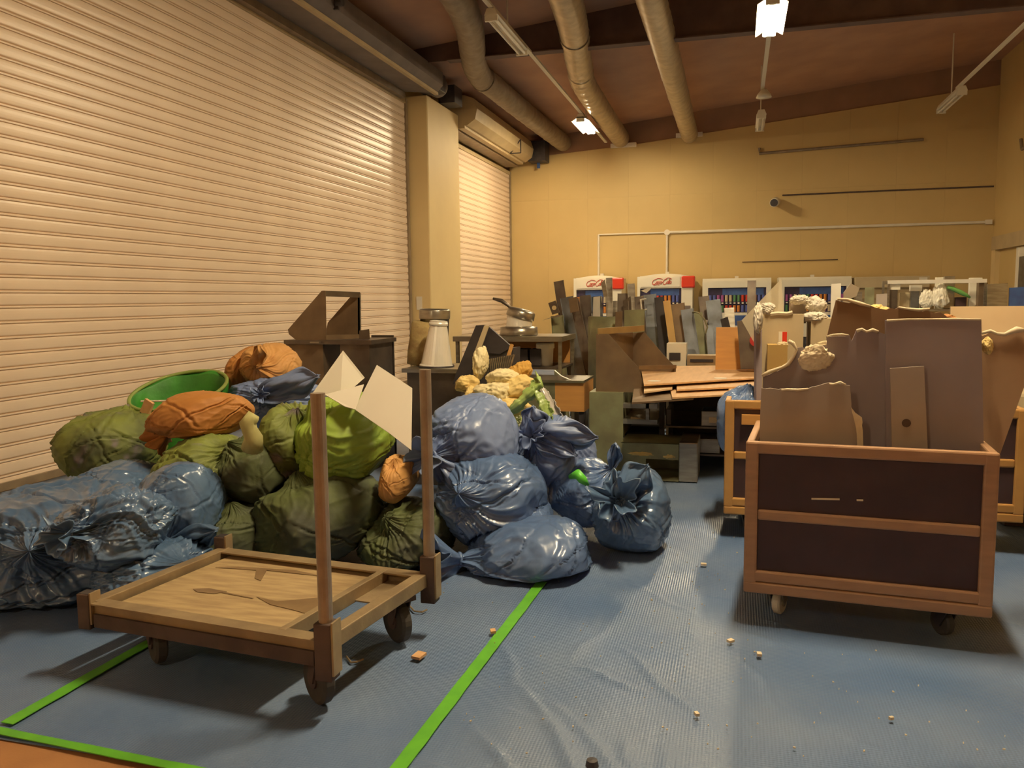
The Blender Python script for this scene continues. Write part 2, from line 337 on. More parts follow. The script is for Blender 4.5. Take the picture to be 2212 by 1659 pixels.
# tarpaulin laid over the floor
def tarp():
    rng = np.random.RandomState(5)
    xs = np.concatenate([np.linspace(-5.24, -2.6, 22)[:-1], np.linspace(-2.6, 2.2, 260), np.linspace(2.2, 4.96, 20)[1:]])
    ys = np.concatenate([np.linspace(1.95, 4.6, 200), np.linspace(4.6, 19.1, 60)[1:]])
    X, Y = np.meshgrid(xs, ys); Z = np.zeros_like(X)
    Yw = np.where(Y < 2.0, Y+0.0-.079*(X+2.3)*(X > -2.3)*np.clip((2.0-Y)/.05, 0, 1)*.0, Y)
    cr = [((-.75,2.75),(-.28,1.98),.010,.018),((-.60,2.62),(-.12,2.02),.008,.015),((-.9,2.5),(-.45,1.96),.007,.015),((-.42,3.1),(-.05,2.55),.007,.013),((-.55,2.9),(-.30,2.75),.009,.014),
          ((-.2,2.45),(-.08,1.98),.008,.012),((.05,3.15),(.16,2.75),.006,.012),((-.5,3.3),(-.62,2.9),.005,.014),((.75,2.55),(.86,2.1),.007,.014),((.95,2.9),(1.2,2.2),.006,.018),((-1.0,2.2),(-.6,2.05),.006,.012),
          ((-.70,2.30),(-.52,1.97),.008,.010),((-.33,2.42),(-.24,2.20),.009,.012),((1.25,3.5),(1.6,2.4),.006,.02),((-.9,3.1),(-.72,2.6),.005,.014)]
    for i in range(26):
        a = rng.uniform(-1.1, 1.6), rng.uniform(2.0, 4.2); L = rng.uniform(.12, .4); th = rng.normal(-1.0, .5)
        cr.append((a, (a[0]+L*math.cos(th), a[1]+L*math.sin(th)), rng.uniform(.002, .005), rng.uniform(.008, .014)))
    for (p0, p1, h, w) in cr:
        dx, dy = p1[0]-p0[0], p1[1]-p0[1]; L2 = dx*dx+dy*dy
        t = np.clip(((X-p0[0])*dx+(Y-p0[1])*dy)/L2, 0, 1)
        d = np.hypot(X-p0[0]-t*dx+.012*np.sin(9*t+p0[0]*7), Y-p0[1]-t*dy)
        Z += 1.7*h*np.exp(-(d/w)**2)*np.sin(np.pi*np.clip(t, .02, .98))**.5
    for k in range(10):
        w_ = rng.normal(0, 4, 2); Z += .0006*np.sin(w_[0]*X+w_[1]*Y+rng.uniform(0, 6))*((Y < 6))
    Z = np.clip(Z, -.002, .03)
    return np.stack([X, Y, Z], -1)
TA = tarp()
obj('blue_tarp', MB().grid(TA), M_tarp, smooth=True, solid=.002, label='large blue woven tarpaulin spread over the whole floor', cat='tarp')
def tape(p0, p1, w, label):
    p0, p1 = Vector(p0), Vector(p1); n = 30; d = (p1-p0).normalized(); sdv = Vector((d.y, -d.x, 0)); A = np.zeros((n+1, 2, 3))
    rg = random.Random(p0.x*9+p1.y)
    for i in range(n+1):
        c = p0.lerp(p1, i/n)
        for j, sg in enumerate((-1, 1)):
            q = c+sdv*(sg*(w/2+rg.uniform(-.0015, .0015))); A[i, j] = (q.x, q.y, .0085)
    obj('floor_tape', MB().grid(A), M_green_t, solid=.003, label=label, cat='tape')
tape((-.945, 1.96, 0), (-.895, 3.75, 0), .05, 'straight green floor tape running up to the foremost blue bag')
tape((-2.30, 2.02, 0), (-2.27, 3.3, 0), .05, 'green floor tape passing under the wooden-decked trolley')
tape((1.705, 3.0, 0), (1.70, 9.0, 0), .05, 'green floor tape on the far side of the brown cart')
tape((-3.4, 2.03, 0), (-1.3, 1.93, 0), .035, 'green tape along the frayed front edge of the blue tarp')

# ================================================================ lamps
def lamp(x, y, z, lit, label, L=1.25, group=None):
    t = thing('ceiling_lamp', (x, y, z), label, 'lamp', group)
    hy = L/2
    obj('housing', MB().prism([(x-.05, y-hy, z+.09), (x+.05, y-hy, z+.09), (x+.085, y-hy, z+.01), (x+.06, y-hy, z), (x-.06, y-hy, z), (x-.085, y-hy, z+.01)], (0, L, 0)), M_fix, t)
    if lit: obj('reflector', MB().prism([(x-.06, y-hy, z+.012), (x-.17, y-hy, z-.05), (x-.175, y-hy, z-.045), (x-.06, y-hy, z+.03), (x+.06, y-hy, z+.03), (x+.175, y-hy, z-.045), (x+.17, y-hy, z-.05), (x+.06, y-hy, z+.012)], (0, L, 0)), M_fix, t)
    for s in (-.04, .04) if not lit else (-.05, .05):
        obj('tube', MB().cyl((x+s, y-hy+.04, z-.035), (x+s, y+hy-.04, z-.035), .03 if lit else .018, n=14), {'aged': M_litw, 'dim': M_litfill}.get(lit, M_lit) if lit else M_tube, t)
    for yy in (y-hy+.02, y+hy-.02): obj('lamp_holder', MB().bx(x-.08, x+.08, yy-.02, yy+.02, z-.06, z), M_fix, t)
    obj('hanger', MB().cyl((x, y, z+.09), (x, y, ceil_z(x)), .012, n=8), M_fix, t)
    return t
lamp(-2.94, 16.4, 4.80, 'aged', 'lit lamp under the corrugated duct near the end wall')
lamp(.345, 10.9, 4.80, True, 'lit lamp hanging over the middle of the hall')
lamp(.37, 3.7, 4.80, True, 'lit lamp above the brown cart')
lamp(-2.93, 10.6, 4.80, False, 'unlit twin-tube lamp in front of the flexible duct', 1.5)
lamp(.37, 16.3, 4.62, False, 'unlit lamp hung low before the end wall', 1.25)
lamp(3.62, 16.5, 4.80, False, 'unlit lamp beside the right-hand wall', 1.5)
lamp(-2.93, 4.9, 4.80, False, 'unlit lamp along the wide roller shutter', 1.5)
lamp(-2.93, -4.2, 4.80, 'dim', 'unseen fill lamp added at the near end of the hall')  # added out of view behind the camera, as fill for camera-facing sides
for x, y0, y1, lb in ((-2.93, -6.5, 18.9, 'long light raceway along the shutter side'), (.36, -6.5, 15.0, 'long light raceway along the middle of the hall'), (3.60, 4, 16.0, 'long light raceway along the right-hand wall')):
    obj('light_raceway', MB().bx(x-.03, x+.03, y0, y1, 4.895, 4.925), M_fix, label=lb, cat='raceway')
obj('junction_box', MB().lathe((.385, 14.9, 4.74), [(.0,.15),(.05,.13),(.11,.05),(.13,.0),(.0,-.01)], 18), M_fix, smooth=True, label='small white junction cap between raceway and low lamp', cat='junction box')

# ducts
def duct(name, pts, r, mt, label, rib=.35, cuffs=()):
    P_ = [Vector(p) for p in pts]; Q = []
    for i in range(len(P_)-1):
        p0 = P_[max(i-1, 0)]; p1, p2 = P_[i], P_[i+1]; p3 = P_[min(i+2, len(P_)-1)]
        n = max(3, int((p2-p1).length/.06))
        for k in range(n):
            t = k/n
            Q.append(.5*((2*p1)+(p2-p0)*t+(2*p0-5*p1+4*p2-p3)*t*t+(3*p1-p0-3*p2+p3)*t**3))
    Q.append(P_[-1])
    rr = [r*(1+.035*(math.sin(i*1.3)*.5+(1 if i % int(rib/.06) == 0 else 0))) for i in range(len(Q))]
    t = thing(name, (P_[0].x, P_[0].y, P_[0].z-r), label, 'duct')
    obj('pipe', MB().tube(Q, rr, 22), mt, t, smooth=True)
    for c in cuffs:
        k = min(range(len(Q)), key=lambda i: abs(Q[i].y-c)); a = Q[k]; b_ = Q[min(k+1, len(Q)-1)]
        obj('cuff', MB().cyl(a, a+(b_-a).normalized()*.10, r*1.07, n=22, cap=False), mt, t, smooth=True)
    e = P_[-1]
    return t
duct('round_duct', [(-3.24, 5.5, 4.98), (-3.28, 9.6, 4.98), (-4.0, 12.6, 4.98), (-4.05, 14.0, 4.98), (-3.95, 19.05, 4.98)], .19, M_ductd, 'dusty round duct bending near the column top', .6, (13.2,))
duct('round_duct', [(-1.75, 5.0, 5.0), (-2.05, 10.0, 5.0), (-2.42, 12.9, 5.0), (-2.58, 14.5, 5.0), (-2.62, 19.05, 5.0)], .20, M_duct, 'kinked flexible duct with ribbed joints behind the lit lamp', .3, (11.5, 13.3, 15.5))
duct('round_duct', [(-1.06, 4.0, 4.98), (-1.06, 12, 4.98), (-1.08, 19.05, 4.98)], .185, M_duct, 'straight smooth round duct running to the end wall', 1.2)
for x, lb in ((-2.55, 'white sealing collar under the flexible duct on the end wall'), (-1.08, 'white sealing collar under the straight duct on the end wall')):
    obj('duct_collar', MB().bx(x-.30, x+.28, YB-.09, YB-.01, ctop(x)-.04, ctop(x)+.05), M_white, label=lb, cat='collar')
# conduits and camera on end wall
zc = 2.857
cd = thing('wall_conduit', (0, YB-.03, 1.9), 'thin white conduit with junction boxes across the end wall', 'conduit')
xa, xb_, xc_ = pt(1293,507,YB-.03).x, pt(1441,503,YB-.03).x, pt(2140,479,YB-.03).x
obj('run', MB().cyl((xa, YB-.03, zc), (xb_, YB-.03, zc), .018, n=8).cyl((xb_, YB-.03, zc), (xc_, YB-.03, zc), .03, n=8), M_white, cd)
for x in (xa, xb_): obj('drop', MB().cyl((x, YB-.03, zc), (x, YB-.03, 1.85), .025, n=8), M_white, cd)
obj('junction', MB().cyl((xb_, YB-.06, zc), (xb_, YB-.002, zc), .065, n=16), M_white, cd)
obj('junction', MB().bx(xc_-.10, xc_+.02, YB-.08, YB-.002, zc-.045, zc+.045), M_white, cd)
obj('wall_cable', MB().tube([(pt(1690,422,YB-.02).x, YB-.02, 3.58), (3.0, YB-.02, 3.585), (5.06, YB-.02, 3.58)], .016, 6), M_rust, label='dark cable running from the wall camera to the corner', cat='cable')
obj('wall_cable', MB().tube([(.1, YB-.02, 2.15), (2.1, YB-.02, 2.16)], .008, 6), M_rust, label='short thin dark cable above the plain vending machines', cat='cable')
pc = pt(1675, 436, YB-.22)
sc = thing('security_camera', (pc.x, YB-.1, pc.z-.1), 'small dark round camera mounted on the end wall', 'camera')
obj('body', MB().cyl((pc.x-.03, YB-.34, pc.z-.03), (pc.x+.02, YB-.08, pc.z+.02), .095, n=20), M_white, sc)
obj('lens', MB().cyl((pc.x-.037, YB-.375, pc.z-.036), (pc.x-.03, YB-.335, pc.z-.03), .08, n=20), M_black, sc)
obj('mount', MB().cyl((pc.x+.02, YB-.09, pc.z+.02), (pc.x+.03, YB-.002, pc.z+.04), .045, n=12), M_white, sc)
obj('pipe_run', MB().tube([(.42, YB-.045, 4.62), (.42, YB-.045, 4.50), (3.7, YB-.045, 4.60)], .03, 8), M_ductd, label='thin brown pipe crossing high on the end wall', cat='pipe')
obj('wall_hook', MB().tube([(XR-.03, 17.6, 4.25), (XR-.03, 17.5, 4.05), (XR-.03, 16.2, 4.1)], .03, 8), M_ductd, label='bent pipe high on the right-hand wall', cat='pipe')
# ================================================================ vending machines
FV = 18.36
def arc(cx, cy, rx, ry, a0, a1, n=10): return [(cx+rx*math.cos(math.radians(a0+(a1-a0)*i/n)), cy+ry*math.sin(math.radians(a0+(a1-a0)*i/n))) for i in range(n+1)]
LOGO = [arc(.10,.45,.10,.34,60,330,14), [(.12,.80),(.22,.95),(.40,.90),(.50,.78)], arc(.245,.35,.045,.15,0,360,12), arc(.345,.35,.045,.15,50,330,10), arc(.44,.35,.045,.15,20,360,12), [(.487,.5),(.485,.22),(.505,.2)],
        [(.51,.42),(.56,.44)], arc(.66,.45,.10,.36,60,330,14), [(.64,.82),(.74,1.0),(.90,.92),(.97,.80)], arc(.795,.35,.045,.15,0,360,12), arc(.865,.5,.022,.34,-90,270,12), arc(.945,.35,.045,.15,20,360,12), [(.99,.5),(.99,.22),(1.01,.2)], [(.02,.25),(.12,.02),(.3,.1),(.42,.03)]]
def logo(x0, z0, w, h, y, parent):
    m_ = MB()
    for s in LOGO:
        pts = [(x0+(a+.12*b_)*w, y, z0+b_*h) for a, b_ in s]
        m_.tube(pts, .006, 6)
    obj('logo_lettering', m_, M_logo, parent, label='red flowing script lettering')
def can(m_, x, z, y, r=.033, h=.12): m_.cyl((x, y, z), (x, y, z+h), r, n=10)
CANC = [mat('can_'+str(i), c, rough=.3) for i, c in enumerate([(.55,.05,.03),(.60,.22,.04),(.10,.13,.40),(.35,.10,.30),(.55,.45,.3),(.08,.22,.10)])]
rv = random.Random(3)
def machine(px0, px1, ptop, label, red):
    a, b_ = pt(px0, ptop+60, FV).x, pt(px1, ptop+60, FV).x; zt = pt((px0+px1)/2, ptop, FV).z
    t = thing('vending_machine', ((a+b_)/2, FV+.35, 0), label, 'vending machine'); w = b_-a
    y0, y1 = FV, FV+.70
    if red:
        n = 9; prof = [(a, y0+.02, .08)]+[(a+.0+w*i/n, y0+.02, zt-.07+.07*math.sin(math.pi*min(max(i/n, .0), 1))) for i in range(n+1)]+[(b_, y0+.02, .08)]
    else: prof = [(a, y0+.02, .08), (a, y0+.02, zt), (b_, y0+.02, zt), (b_, y0+.02, .08)]
    obj('cabinet', MB().prism(prof, (0, .68, 0)), M_mach, t)
    obj('feet', MB().bx(a+.05, b_-.05, y0+.08, y1-.05, 0, .08), M_black, t)
    wr_ = b_-(.20*w if red else .10); wl_ = a+(.06 if red else .12); hz0 = zt-(.32 if red else .20)
    fz = 1.04
    # door frame proud of the cabinet, with the window recess
    fr = MB().bx(a, wl_, y0-.04, y0+.02, .12, zt-.06).bx(wr_, b_, y0-.04, y0+.02, .12, zt-.06).bx(wl_, wr_, y0-.04, y0+.02, .12, fz).bx(wl_, wr_, y0-.04, y0+.02, hz0, zt-.05)
    obj('door_frame', fr, M_mach, t)
    obj('display_back', MB().bx(wl_, wr_, y0+.012, y0+.019, fz, hz0), M_mdark, t)
    obj('backdrop', MB().bx(wl_+.25*(wr_-wl_), wr_-.05, y0+.004, y0+.011, hz0-.16, hz0-.02), M_mblue, t)
    rows = (hz0-.30, hz0-.52)
    for z in rows:
        if z < fz: continue
        obj('display_shelf', MB().bx(wl_, wr_, y0-.03, y0+.012, z-.02, z), M_mdark, t)
        n = int((wr_-wl_)/.085); i0 = rv.randint(0, 5)
        for i in range(n):
            c = MB(); can(c, wl_+.05+i*.085, z, y0-.01, .030, .14); obj('sample_can', c, CANC[(i0+i//2) % 6], t)
        bt = MB()
        for i in range(n): bt.bx(wl_+.03+i*.085, wl_+.07+i*.085, y0-.045, y0-.03, z-.045, z-.02)
        obj('button_row', bt, M_white, t)
    obj('poster', MB().bx(wl_+.45*(wr_-wl_), wr_-.03, y0-.046, y0-.04, fz-.28, fz-.06), M_mblue, t)
    obj('dispensing_slot', MB().bx(wl_+.05, wr_-.15, y0-.05, y0-.04, .28, .52), M_black, t)
    obj('coin_panel', MB().bx(wr_+.02, b_-.04, y0-.05, y0-.04, .75, 1.2), M_house, t)
    if red:
        obj('header_sign', MB().bx(wl_+.02, wr_-.03, y0-.055, y0-.04, hz0+.03, zt-.07), M_mach, t)
        logo(wl_+.28*(wr_-wl_), hz0+.065, .46*(wr_-wl_), .16, y0-.062, t)
        obj('corner_lamp_red', MB().bx(wr_, b_+.05, y0-.08, y0+.1, hz0+.0, zt-.06), M_red, t, bevel=.03)
    obj('plug_box', MB().bx((a+b_)/2-.04, (a+b_)/2+.04, y1-.1, y1, zt, zt+.06), M_white, t)
    return t
machine(1240, 1343, 595, 'white vending machine with red corner nearest the narrow shutter', True)
machine(1377, 1496, 591, 'white vending machine with red corner and script sign, beside a plain one', True)
machine(1517, 1665, 601, 'plain white vending machine with rounded window next to the red-cornered one', False)
machine(1681, 1838, 598, 'plain white vending machine next to the long beige freezer', False)
a, b_ = pt(1846, 600, FV).x, pt(2008, 600, FV).x; zt = pt(1920, 595, FV).z
t = thing('display_freezer', ((a+b_)/2, FV+.3, 0), 'long beige display freezer beside the vending machines', 'freezer')
obj('body', MB().bx(a, b_, FV+.05, FV+.7, 0, zt-.25), M_houseb, t); obj('canopy', MB().bx(a, b_, FV-.05, FV+.6, zt-.25, zt-.02), M_cardl, t, bevel=.01)
obj('front_rail', MB().bx(a, b_, FV-.0, FV+.05, zt-.47, zt-.42), M_houseb, t); obj('badge', MB().bx(b_-.2, b_-.05, FV-.06, FV-.05, zt-.13, zt-.05), M_white, t)

# ================================================================ bags
BAGS = []
def wave(D, rng, f, n=7):
    s = np.zeros(len(D))
    for i in range(n):
        w = rng.normal(0, 1, 3); w = w/np.linalg.norm(w)*f*rng.uniform(.7, 1.4)
        s += np.sin(D @ w+rng.uniform(0, 6.28)+.8*np.sin(D @ rng.normal(0, f*.35, 3)+rng.uniform(0, 6)))
    return s/math.sqrt(n)
def bag(label, mt, c, r, Y, ry=None, knot=None, kfront=True, seed=1, pleat=.10, crease=1.0, ears=(), ruffle=.0, group=None, name='garbage_bag', cat='garbage bag', floor=None, squash=.0, lean=0.0, nT=104, nP=164, power=2.3, neck=.10):
    rng = np.random.RandomState(seed)
    C = np.array(pt(c[0], c[1], Y)); sc_ = mpp(C); rx, rz = r[0]*sc_, r[1]*sc_; ryw = ry if ry else .5*(rx+rz)
    if knot is None: k = np.array([.2, -.3, .93])
    else:
        dx, dz = (knot[0]-c[0])/r[0], -(knot[1]-c[1])/r[1]; q = dx*dx+dz*dz
        k = np.array([dx, -math.sqrt(1-q) if q < .98 else -.12, dz])
        if not kfront: k[1] = -k[1]
    k = k/np.linalg.norm(k)
    u = np.cross(k, [.3, .9, .2]); u /= np.linalg.norm(u); w = np.cross(k, u)
    th = np.linspace(0, 1, nT)**1.15*math.pi; ph = np.linspace(0, 2*math.pi, nP, endpoint=False)
    T, Pp = np.meshgrid(th, ph, indexing='ij'); T = T.ravel(); Pp = Pp.ravel()
    D = np.cos(T)[:, None]*k+np.sin(T)[:, None]*(np.cos(Pp)[:, None]*u+np.sin(Pp)[:, None]*w)
    # superellipsoid base, then flat film facets between taut ridges
    R = (np.abs(D)**power).sum(1)**(-1/power)
    N_ = 17; nn = rng.normal(0, 1, (N_, 3)); nn /= np.linalg.norm(nn, axis=1)[:, None]; dd = rng.uniform(.78, .96, N_)
    ri = dd/np.maximum(D @ nn.T, .25)
    Rf = ((1/ri)**26).sum(1); Rf = (Rf+(1/R)**26)**(-1/26.0); R = R*.25+Rf*.75
    R += .045*wave(D, rng, 2.2)
    # folds running from the tie, broken up by a slow warp
    wp = Pp+.55*wave(D, rng, 2.0)+.22*wave(D, rng, 5.0); md = np.clip(.45+.8*wave(D, rng, 2.6), 0, 1.6)
    rg_ = lambda m_, q_: 2*(1-np.abs(np.sin(.5*m_*wp+q_)))**2-.6
    fold = .5*rg_(7, seed)+.4*rg_(13, 2.1*seed)+.28*rg_(23, 3.3*seed)+.15*rg_(41, .7*seed)
    R += pleat*fold*(.62*np.exp(-T/.55)*(1-np.exp(-T/.09))+.26*md*np.exp(-((T-1.15)/.75)**2))
    # hard creases: a valley flanked by two lips
    for j in range(int(24*crease)):
        mn = rng.normal(0, 1, 3); mn /= np.linalg.norm(mn); cd_ = rng.normal(0, 1, 3); cd_ -= mn*(cd_ @ mn); cd_ /= np.linalg.norm(cd_)
        ds = D @ mn+.07*np.sin(4*(D @ np.cross(mn, cd_))+j)+.015*np.sin(17*(D @ np.cross(mn, cd_))+2*j); wt = np.clip((D @ cd_-rng.uniform(.3, .75))/.3, 0, 1)**.7; wd = rng.uniform(.012, .038)
        R += wt*(-rng.uniform(.02, .055)*np.exp(-(ds/wd)**2)+.020*np.exp(-((np.abs(ds)-1.8*wd)/(.8*wd))**2))
    rdg = 1-np.abs(wave(D, rng, 7.0, 5)); R += .026*crease*np.clip(rdg, -.4, 1)**3
    rdg = 1-np.abs(wave(D, rng, 15.0, 5)); R += .014*crease*np.clip(rdg, -.4, 1)**3
    R += .004*crease*wave(D, rng, 30.0, 6)
    R += neck*np.exp(-(T/.16)**2)-neck*.9*np.exp(-((T-.42)/.22)**2)
    P_ = D*R[:, None]
    if lean: P_[:, 0] += lean*P_[:, 2]
    if squash: P_[:, 2] = np.where(P_[:, 2] < 0, P_[:, 2]*(1-squash), P_[:, 2]); g_ = np.clip(-P_[:, 2], 0, 1)[:, None]; P_[:, :2] *= 1+.25*squash*g_
    V = C+P_*np.array([rx, ryw, rz])
    # where this bag presses on one already lying there, it is dented in
    for (Ca, ra) in BAGS:
        fa = lambda Q: np.sqrt((((Q-Ca)/ra)**2).sum(1))
        if fa(C[None])[0] < 1.0: continue
        ins = fa(V) < .90
        if not ins.any(): continue
        Q = V[ins]; lo_, hi_ = np.zeros(len(Q)), np.ones(len(Q))
        for _ in range(14):
            md_ = .5*(lo_+hi_); bad = fa(C+(Q-C)*md_[:, None]) < .90; hi_ = np.where(bad, md_, hi_); lo_ = np.where(bad, lo_, md_)
        V[ins] = C+(Q-C)*lo_[:, None]
    BAGS.append((C, np.array([rx, ryw, rz])))
    zf = .007 if floor is None else floor
    lo = zf+.004*np.sin(Pp*5+T*7); V[:, 2] = np.where(V[:, 2] < zf+.05, np.maximum(lo, zf+(V[:, 2]-zf)*.0+np.clip((V[:, 2]-zf+.05)*.5, 0, .05)), V[:, 2])
    V = V.reshape(nT, nP, 3); V[0] = V[0].mean(0); V[-1] = V[-1].mean(0)
    faces = [(i*nP+j, i*nP+(j+1) % nP, (i+1)*nP+(j+1) % nP, (i+1)*nP+j) for i in range(nT-1) for j in range(nP)]
    root = thing(name, (C[0], C[1], float(V[..., 2].min())), label, cat, group)
    m_ = MB(); m_.v = V.reshape(-1, 3).tolist(); m_.f = faces
    obj('bag_body', m_, mt, root, smooth=True, fix=True)
    kw = Vector(C+k*np.array([rx, ryw, rz])*(1+neck)*R.reshape(nT, nP)[1].mean()/(1+neck*.8)); kd = Vector(k*np.array([rx, ryw, rz])).normalized()
    if ruffle:
        nu, nv = 72, 14; A = np.zeros((nv, nu+1, 3)); uu, ww = Vector(u), Vector(w); uu = (uu-kd*uu.dot(kd)).normalized(); ww = kd.cross(uu)
        for i in range(nv):
            v_ = i/(nv-1)
            for j in range(nu+1):
                a_ = 2*math.pi*(j % nu)/nu
                rf = ruffle*(.16+.10*abs(v_-.12)+.62*max(0, v_-.12)**1.2*(1+.45*math.sin(5*a_+seed)+.25*math.sin(11*a_+2*seed)))
                h_ = ruffle*(-.25+1.0*v_*(1+.3*math.sin(3*a_+seed)+.12*math.sin(7*a_)))
                p_ = kw+kd*h_+(uu*math.cos(a_)+ww*math.sin(a_))*rf; A[i, j] = p_
        obj('tied_neck', MB().grid(A), mt, root, smooth=True, solid=.004)
        tr = [kw+(uu*math.cos(a_)+ww*math.sin(a_))*ruffle*.19-kd*ruffle*.1 for a_ in np.linspace(0, 2*math.pi, 14)]
        obj('knot', MB().tube(tr, ruffle*.07, 8), mt, root, smooth=True)
    for (ex, ey, wdt, tw) in ears:
        E_ = pt(ex, ey, kw.y-.03); L = (E_-kw); n = 26; m2 = 14; A = np.zeros((n+1, m2+1, 3)); ln = L.length; ld = L.normalized()
        sd = ld.cross(Vector((0, 1, 0)))
        sd = sd.normalized() if sd.length > .05 else Vector((1, 0, 0)); up = sd.cross(ld)
        for i in range(n+1):
            t_ = i/n; wv = wdt*(.28+.9*math.sin(math.pi*min(1, t_*1.02+.02))**.7)*(1 if t_ < .86 else max(.35, 1-(t_-.86)*3.2))*(1+.12*math.sin(11*t_+seed))
            for j in range(m2+1):
                s_ = j/m2*2-1
                A[i, j] = kw+ld*(ln*t_)+sd*(s_*wv*.5*math.cos(tw*t_))+up*(s_*wv*.5*math.sin(tw*t_)+.16*ln*math.sin(math.pi*t_)*.4+wv*.22*math.cos(3*s_+5*t_)+.012*math.sin(9*s_+3*t_+seed)+.010*math.sin(17*s_-7*t_+2*seed))
        obj('tied_end', MB().grid(A), mt, root, smooth=True, solid=.004)
    return root

# -- blue bags heaped beside the taped line (right part of the heap)
GB = None
bag('blue bag lying on its side on the floor tape, lowest of the heap', M_blue, (1135, 1200), (148, 84), 3.98, .34, knot=(1010, 1195), seed=3, pleat=.12, squash=.25, ruffle=.16, crease=.9, power=2.6)
bag('round shiny blue bag with radiating pleats, above the lowest one', M_blue, (1062, 1078), (122, 104), 4.18, .34, knot=(1040, 1040), seed=11, pleat=.17, ruffle=0, crease=.8)
bag('blue bag with loosely tied neck atop the heap beside the trolley post', M_bluem, (1018, 958), (104, 108), 4.33, .32, knot=(975, 965), seed=21, pleat=.15, ruffle=.14, crease=1.0, ears=((1000, 1075, .12, .4), (930, 1000, .09, .8)))
bag('blue bag tied with long upright ears at the back of the heap', M_bluem, (1195, 985), (94, 88), 4.75, .30, knot=(1180, 935), seed=31, pleat=.17, ruffle=.10, crease=.9, ears=((1152, 878, .15, .3), (1292, 945, .16, -.5), (1245, 985, .1, .9)))
bag('small blue bag wedged behind the foremost bags, bright green scrap on it', M_blue, (1262, 1062), (84, 72), 4.62, .26, knot=(1320, 1010), seed=41, pleat=.15, ears=((1330, 958, .07, .3),), crease=.9)
bag('tall blue bag with twisted top standing alone at the heap end', M_bluel, (1366, 1112), (84, 108), 4.42, .30, knot=(1352, 1058), seed=51, pleat=.20, ruffle=.14, crease=1.0, squash=.1, ears=((1400, 1005, .16, .5), (1300, 1120, .12, -.6)))
bag('blue bag squeezed under the round pleated bag', M_blue, (1155, 1125), (42, 50), 4.22, .22, seed=61, crease=.7)
obj('green_scrap', MB().tube([pt(1232, 1030, 4.38), pt(1248, 1024, 4.34), pt(1258, 1036, 4.33), pt(1270, 1048, 4.36)], [.014, .028, .026, .010], 10), M_greenp, smooth=True, label='bright green plastic scrap resting on the small blue bag', cat='plastic scrap')
# -- crumpled blue bags in front of the shutter (left part)
bag('huge crumpled blue bag slumped beside the trolley', M_bluel, (120, 1190), (225, 165), 3.18, .50, knot=(235, 1130), seed=7, pleat=.16, crease=1.5, squash=.2, ruffle=.0, nT=130, nP=200)
bag('half-empty blue bag with crinkled open neck on the huge bag', M_bluel, (255, 1135), (120, 82), 2.98, .26, knot=(245, 1120), seed=17, pleat=.26, crease=1.8, ruffle=.09, nT=120, nP=180)
bag('puffed blue bag tied in a fan beside a green sack', M_bluel, (398, 1085), (82, 92), 3.35, .24, knot=(415, 1150), seed=27, pleat=.22, crease=.9, ears=((330, 1180, .12, .5), (468, 1145, .10, -.3)))
bag('flat blue bag with bright creases lying behind the huge bag', M_bluel, (262, 1045), (82, 52), 3.55, .3, knot=(210, 1050), seed=37, pleat=.16, crease=1.4)
bag('low flattened blue bag along the trolley edge', M_bluel, (330, 1235), (135, 68), 3.02, .28, knot=(440, 1200), seed=47, pleat=.2, crease=1.7, squash=.2)
bag('matte pale blue bag under the white sheets', M_bluem, (600, 868), (105, 58), 4.75, .32, knot=(625, 845), seed=57, pleat=.2, crease=.9, ruffle=.06, ears=((688, 812, .16, .3),))
# -- green sacks
bag('bright green lumpy sack carrying white sheets', M_grnb, (742, 950), (106, 104), 3.98, .36, knot=(705, 860), seed=8, pleat=.12, crease=.7, name='green_sack', cat='sack')
bag('grey and green smeared sack beside the bright green sack', M_grn, (640, 955), (62, 92), 3.95, .28, knot=(668, 880), seed=18, pleat=.12, crease=.8, name='green_sack', cat='sack')
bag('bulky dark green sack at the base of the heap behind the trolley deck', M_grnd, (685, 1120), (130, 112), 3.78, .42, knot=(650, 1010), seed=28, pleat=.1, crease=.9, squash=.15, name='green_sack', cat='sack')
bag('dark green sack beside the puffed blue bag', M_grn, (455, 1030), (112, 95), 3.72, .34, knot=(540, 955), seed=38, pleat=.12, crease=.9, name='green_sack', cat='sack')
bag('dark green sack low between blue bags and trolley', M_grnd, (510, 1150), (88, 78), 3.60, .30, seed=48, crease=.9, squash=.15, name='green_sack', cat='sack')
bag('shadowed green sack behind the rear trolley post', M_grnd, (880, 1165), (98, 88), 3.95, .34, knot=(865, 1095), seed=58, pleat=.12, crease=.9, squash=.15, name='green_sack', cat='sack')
bag('mottled green sack leaning on the shutter side, grey patches', M_grn, (262, 965), (98, 88), 4.05, .36, knot=(240, 890), kfront=False, seed=68, pleat=.1, crease=.9, name='green_sack', cat='sack')
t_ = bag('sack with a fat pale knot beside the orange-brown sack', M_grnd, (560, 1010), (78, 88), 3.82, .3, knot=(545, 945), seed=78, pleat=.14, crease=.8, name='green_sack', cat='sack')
kn = MB().tube([pt(545, 968, 3.52), pt(548, 945, 3.5), pt(540, 930, 3.5), pt(535, 915, 3.49), pt(543, 903, 3.5), pt(556, 908, 3.52)], [.055, .045, .038, .042, .038, .02], 14)
obj('pale_knot', kn, mat('pale_green_knot', (.46,.43,.17), (.38,.35,.14), 8, rough=.7), t_, smooth=True)
